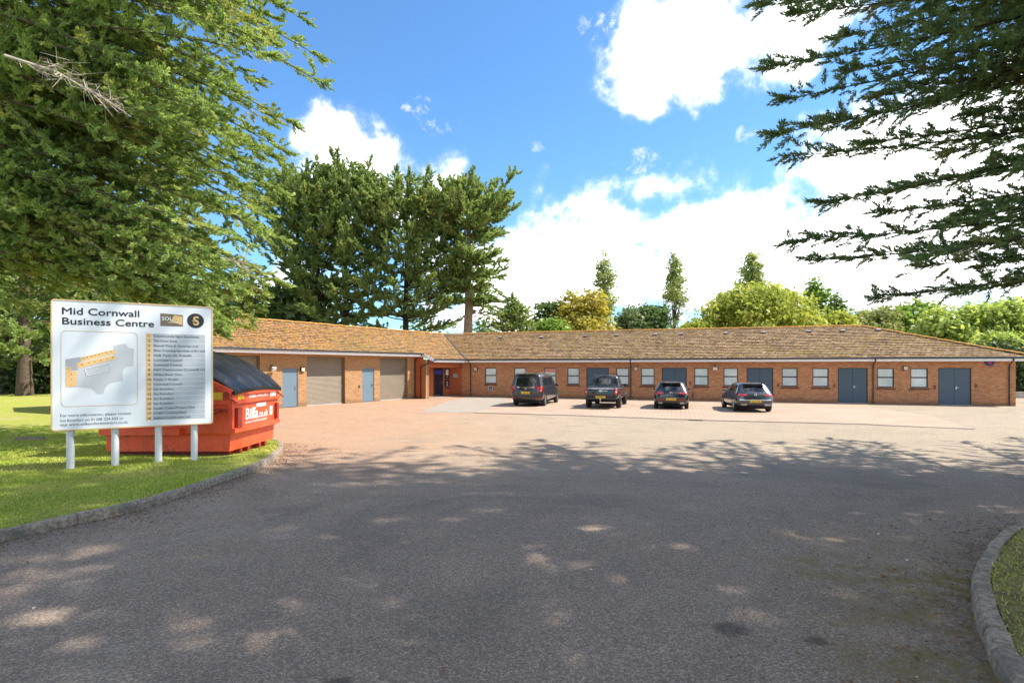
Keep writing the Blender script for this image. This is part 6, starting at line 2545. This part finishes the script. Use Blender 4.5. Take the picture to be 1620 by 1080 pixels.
# teal palisade fence
p, q = at(-70, 601, 46.5), at(250, 601, 46.5)
zf0 = -.5
fr_ = empty('palisade_fence', (p.x, 46.5, zf0))
tag(fr_, 'teal green palisade fence behind the lawn, left of the directory board', 'fence')
m = MB()
x = p.x
while x < q.x:
    m.obox((x, 46.46, zf0 + 1.05), X * .033, Yy * .008, UP * 1.05)
    m.mesh([(x - .033, 46.452, zf0 + 2.1), (x + .033, 46.452, zf0 + 2.1), (x, 46.452, zf0 + 2.22), (x - .033, 46.468, zf0 + 2.1), (x + .033, 46.468, zf0 + 2.1), (x, 46.468, zf0 + 2.22)],
           [(0, 1, 2), (4, 3, 5), (0, 2, 5, 3), (1, 4, 5, 2)])
    x += .145
m.build('pales', 'fence_teal', fr_)
m = MB()
for z in (.45, 1.7):
    m.box(p.x, q.x, 46.47, 46.52, zf0 + z, zf0 + z + .06)
m.build('rail', 'fence_teal', fr_)
x = p.x
while x < q.x:
    m = MB()
    m.box(x - .05, x + .05, 46.521, 46.62, zf0 - .05, zf0 + 2.1)
    m.build('post', 'fence_teal', fr_)
    x += 2.75

# sleeper lying in the grass
c = gpt(47, 696, .11)
m = MB()
m.obox(c + UP * .035, Vector((.34, .02, 0)), Vector((-.004, .07, 0)), UP * .05)
for s in (-.2, .2):
    m.obox(c + Vector((s, -.02, .09)), Vector((.03, 0, 0)), Vector((0, .03, 0)), UP * .008)
o = m.build('timber_sleeper', 'timber', None, loc=c)
tag(o, 'weathered timber sleeper lying in the grass left of the directory board', 'timber')

# ------------------------------------------------------------------ grass blades and litter
def in_poly(x, y, poly):
    c = np.zeros(len(x), bool)
    j = len(poly) - 1
    for i in range(len(poly)):
        xi, yi = poly[i]
        xj, yj = poly[j]
        k = ((yi > y) != (yj > y)) & (x < (xj - xi) * (y - yi) / (yj - yi + 1e-12) + xi)
        c ^= k
        j = i
    return c

def grass(name, poly, box, n, h, seed, far=False, mat='grass'):
    rng = np.random.default_rng(seed)
    x = rng.uniform(box[0], box[1], n * 2)
    if far:
        y = box[2] * (box[3] / box[2]) ** rng.random(n * 2)
    else:
        y = rng.uniform(box[2], box[3], n * 2)
    k = in_poly(x, y, poly) & ~((x > DX0) & (x < DX1) & (y > YF) & (y < YF + DD))
    x, y = x[k][:n], y[k][:n]
    z = -SL * np.clip(y, 0, 21) + .10
    n = len(x)
    a = rng.uniform(0, 6.283, n)
    hh = h * rng.uniform(.4, 1.5, n) * (1 + .5 * np.sin(x * 2.1) * np.sin(y * 1.7))
    w = .006 * (1 + (y - 5) * .12) * rng.uniform(.7, 1.5, n)
    lx, ly = rng.normal(0, .55, n) * hh, rng.normal(0, .55, n) * hh
    b0 = np.stack([x - np.cos(a) * w, y - np.sin(a) * w, z], 1)
    b1 = np.stack([x + np.cos(a) * w, y + np.sin(a) * w, z], 1)
    t_ = np.stack([x + lx, y + ly, z + hh], 1)
    v = np.stack([b0, b1, t_], 1).reshape(-1, 3)
    o = big_mesh(name, v, 3, mat, None, rng.random(n), loc=(x.mean(), y.mean(), 0))
    o['kind'] = 'stuff'
    tag(o, 'short mown grass of the lawn' if far else 'rough grass of the right hand verge', 'grass')
KLo, KRo = offset(KLs, .10), offset(KRs, -.10)
grass('grass', KLo + LAWN_L[-5:], (-17, -4.5, 5.0, 40.0), 200000, .030, 121, True)
grass('grass', KRo + [(30, -7)], (2.2, 9.5, 1.6, 7.5), 38000, .024, 122, False, 'verge_grass')

def litter(name, n, box, seed, mat, size, fn=None, label=None):
    rng = np.random.default_rng(seed)
    x, y = rng.uniform(box[0], box[1], n), rng.uniform(box[2], box[3], n)
    if fn:
        k = fn(x, y, rng)
        x, y = x[k], y[k]
    n = len(x)
    z = -SL * np.clip(y, 0, 21) + .012
    a = rng.uniform(0, 6.283, n)
    s = size * rng.uniform(.4, 1.6, n)
    e = s * rng.uniform(.25, .7, n)
    u = np.stack([np.cos(a) * s, np.sin(a) * s, rng.uniform(-.2, .3, n) * s], 1)
    w = np.stack([-np.sin(a) * e, np.cos(a) * e, rng.uniform(0, .5, n) * s], 1)
    c = np.stack([x, y, z], 1)
    v = np.stack([c - u, c - w * .6, c + u, c + w], 1).reshape(-1, 3)
    o = big_mesh(name, v, 4, mat, None, None, loc=(x.mean(), y.mean(), 0))
    o['kind'] = 'stuff'
    tag(o, label, 'litter')
kr = np.array(KRs)
def near_kerb(x, y, rng):
    d = np.sqrt(((x[:, None] - kr[None, :, 0]) ** 2 + (y[:, None] - kr[None, :, 1]) ** 2)).min(1)
    return (rng.random(len(x)) < np.exp(-d / .45)) & ~in_poly(x, y, LAWN_R)
kl = np.array(KLs)
def near_kerb_l(x, y, rng):
    d = np.sqrt(((x[:, None] - kl[None, :, 0]) ** 2 + (y[:, None] - kl[None, :, 1]) ** 2)).min(1)
    return (rng.random(len(x)) < np.exp(-d / .3)) & ~in_poly(x, y, LAWN_L)
litter('fallen_leaves', 30000, (1.2, 8, 1.2, 7), 131, 'leaf_litter', .013, near_kerb, 'brown needles and leaves gathered along the right kerb')
litter('fallen_leaves', 52000, (-7, -3.5, 4.5, 15), 132, 'leaf_litter', .013, near_kerb_l, 'brown needles and leaves gathered along the left kerb')
litter('litter_specks', 380, (-7, 14, 2.6, 22), 133, 'litter', .014, None, 'pale specks scattered over the road')
litter('fallen_leaves', 420, (-7, 16, 2.6, 24), 134, 'leaf_litter', .016, None, 'single dead leaves scattered over the road')

print('foliage quads', TOTAL)

# ------------------------------------------------------------------ light, sky, camera
SUN_AZ, SUN_EL = R(4.0), R(52.0)
sv = Vector((math.cos(SUN_EL) * math.cos(SUN_AZ), math.cos(SUN_EL) * math.sin(SUN_AZ), math.sin(SUN_EL)))
ld = bpy.data.lights.new('sun', 'SUN')
ld.energy = 4.7
ld.angle = R(.55)
ld.color = (1.0, .93, .82)
lo = bpy.data.objects.new('sun', ld)
lo.rotation_euler = sv.to_track_quat('Z', 'Y').to_euler()
lo.location = (20, 0, 40)
COL.objects.link(lo)

wd = bpy.data.worlds.new('World')
S.world = wd
wd.use_nodes = True
nt = wd.node_tree
nt.nodes.clear()
out = node(nt, 'ShaderNodeOutputWorld')
bg = node(nt, 'ShaderNodeBackground')
SKY_STR, CLOUD = .15, 8.0
sky = node(nt, 'ShaderNodeTexSky')
sky.sky_type = 'NISHITA'
sky.sun_disc = False
sky.sun_elevation = SUN_EL
sky.sun_rotation = math.pi / 2 - SUN_AZ
sky.air_density, sky.dust_density, sky.ozone_density = 1.0, .2, 3.5
tc = node(nt, 'ShaderNodeTexCoord')
g = tc.outputs['Generated']
sep = node(nt, 'ShaderNodeSeparateXYZ')
nt.links.new(g, sep.inputs[0])
az = math_(nt, 'ARCTAN2', sep.outputs['X'], sep.outputs['Y'])
el = math_(nt, 'ARCSINE', sep.outputs['Z'])
n1 = noise(nt, g, 5.0, 9, .58, .35)
n2 = noise(nt, g, 15.0, 7, .6, .2)
nz = math_(nt, 'ADD', math_(nt, 'MULTIPLY', math_(nt, 'SUBTRACT', n1, .5), 2.4), math_(nt, 'MULTIPLY', math_(nt, 'SUBTRACT', n2, .5), 1.3))
def azel(px, py):
    a = math.atan2(px - CX, F)
    return a, math.atan2((HZ - py) * math.cos(a), F)
BL = [  # px, py, rx, ry, tilt(px slope), weight
    (1130, 70, 190, 100, 0, 1.0), (1230, 25, 170, 110, 0, 1.0), (1030, 130, 75, 60, 0, .75), (1010, 20, 60, 50, 0, .5),
    (560, 268, 140, 98, 0, 1.25), (640, 300, 115, 75, 0, 1.0), (500, 235, 75, 60, 0, 1.0),
    (1330, 400, 560, 165, 0, 1.15), (1500, 260, 330, 160, 0, 1.1), (930, 400, 190, 112, 0, 1.0), (800, 450, 190, 100, 0, .95), (1040, 305, 110, 45, 0, .7),
    (430, 455, 170, 80, 0, .8), (1700, 330, 300, 220, 0, 1.0), (200, 520, 300, 100, 0, .7), (-300, 300, 400, 160, 0, .9),
]
WISP = [(655, 165, 40, 20, 0, 1), (690, 192, 48, 24, 0, 1), (838, 232, 50, 18, 0, .25), (950, 45, 45, 40, 0, .8), (900, 75, 30, 20, 0, .5), (1010, 255, 70, 26, 0, .8), (1180, 215, 60, 22, 0, .8)]
dens = wisp = None
for px, py, rx, ry, tl, w in BL + WISP:
    a, e = azel(px, py)
    ca = math.cos(a) ** 2
    ra, re = rx / F * max(.35, ca), ry / F * max(.45, math.cos(e) ** 2 * math.cos(a))
    u = math_(nt, 'MULTIPLY', math_(nt, 'SUBTRACT', az, a), 1 / ra)
    v = math_(nt, 'MULTIPLY', math_(nt, 'SUBTRACT', el, e), 1 / re)
    d = math_(nt, 'SUBTRACT', w, math_(nt, 'ADD', math_(nt, 'MULTIPLY', u, u), math_(nt, 'MULTIPLY', v, v)))
    if (px, py, rx, ry, tl, w) in WISP:
        wisp = d if wisp is None else math_(nt, 'MAXIMUM', wisp, d)
    else:
        dens = d if dens is None else math_(nt, 'MAXIMUM', dens, d)
# cloud added over the unseen rest of the sky, thickened for neutral fill light
rest = math_(nt, 'SUBTRACT', math_(nt, 'MULTIPLY', noise(nt, g, 1.7, 5, .55), 2.6), .92)
behind = ramp(nt, math_(nt, 'ABSOLUTE', az), .95, 1.3)
rest = math_(nt, 'ADD', rest, math_(nt, 'MULTIPLY', math_(nt, 'SUBTRACT', behind, 1.0), 3.0))
dens = math_(nt, 'MAXIMUM', dens, rest)
dn = math_(nt, 'ADD', dens, math_(nt, 'MULTIPLY', nz, 1.55))
n3 = noise(nt, g, 30.0, 8, .62, .8)
wd_ = math_(nt, 'ADD', math_(nt, 'MINIMUM', wisp, .55), math_(nt, 'ADD', math_(nt, 'MULTIPLY', math_(nt, 'SUBTRACT', n3, .56), 5.0), math_(nt, 'MULTIPLY', math_(nt, 'SUBTRACT', n2, .5), 3.0)))
wgate = ramp(nt, wisp, -.2, .4)
wm = math_(nt, 'MULTIPLY', math_(nt, 'MULTIPLY', ramp(nt, wd_, .0, 1.2), wgate), .7)
mask = math_(nt, 'MAXIMUM', math_(nt, 'POWER', ramp(nt, dn, -.12, .95), 1.7), wm)
shade = ramp(nt, math_(nt, 'ADD', dn, math_(nt, 'MULTIPLY', math_(nt, 'SUBTRACT', n2, .5), 1.2)), .0, .85)
cc_ = mix(nt, shade, (CLOUD * .46, CLOUD * .49, CLOUD * .53), (CLOUD, CLOUD, CLOUD * .99))
skb = mix(nt, 1.0, sky.outputs[0], (.52, .74, .87), 'MULTIPLY')
skc = mix(nt, mask, skb, cc_)
nt.links.new(skc, bg.inputs['Color'])
bg.inputs['Strength'].default_value = SKY_STR
nt.links.new(bg.outputs[0], out.inputs['Surface'])

cam = bpy.data.cameras.new('camera')
cam.sensor_width = 36
cam.lens = F / 1620 * 36
cam.shift_y = (HZ - 540) / 1620
cam.clip_end = 2000
co = bpy.data.objects.new('camera', cam)
co.location = (0, 0, CZ)
co.rotation_euler = (R(90), 0, 0)
COL.objects.link(co)
S.camera = co
S.view_settings.view_transform = 'Standard'
S.view_settings.look = 'None'
S.view_settings.exposure = 1.05
S.view_settings.gamma = 1
S.view_settings.use_curve_mapping = False
S.cycles.max_bounces = 5
S.cycles.transparent_max_bounces = 4
S.cycles.use_denoising = True
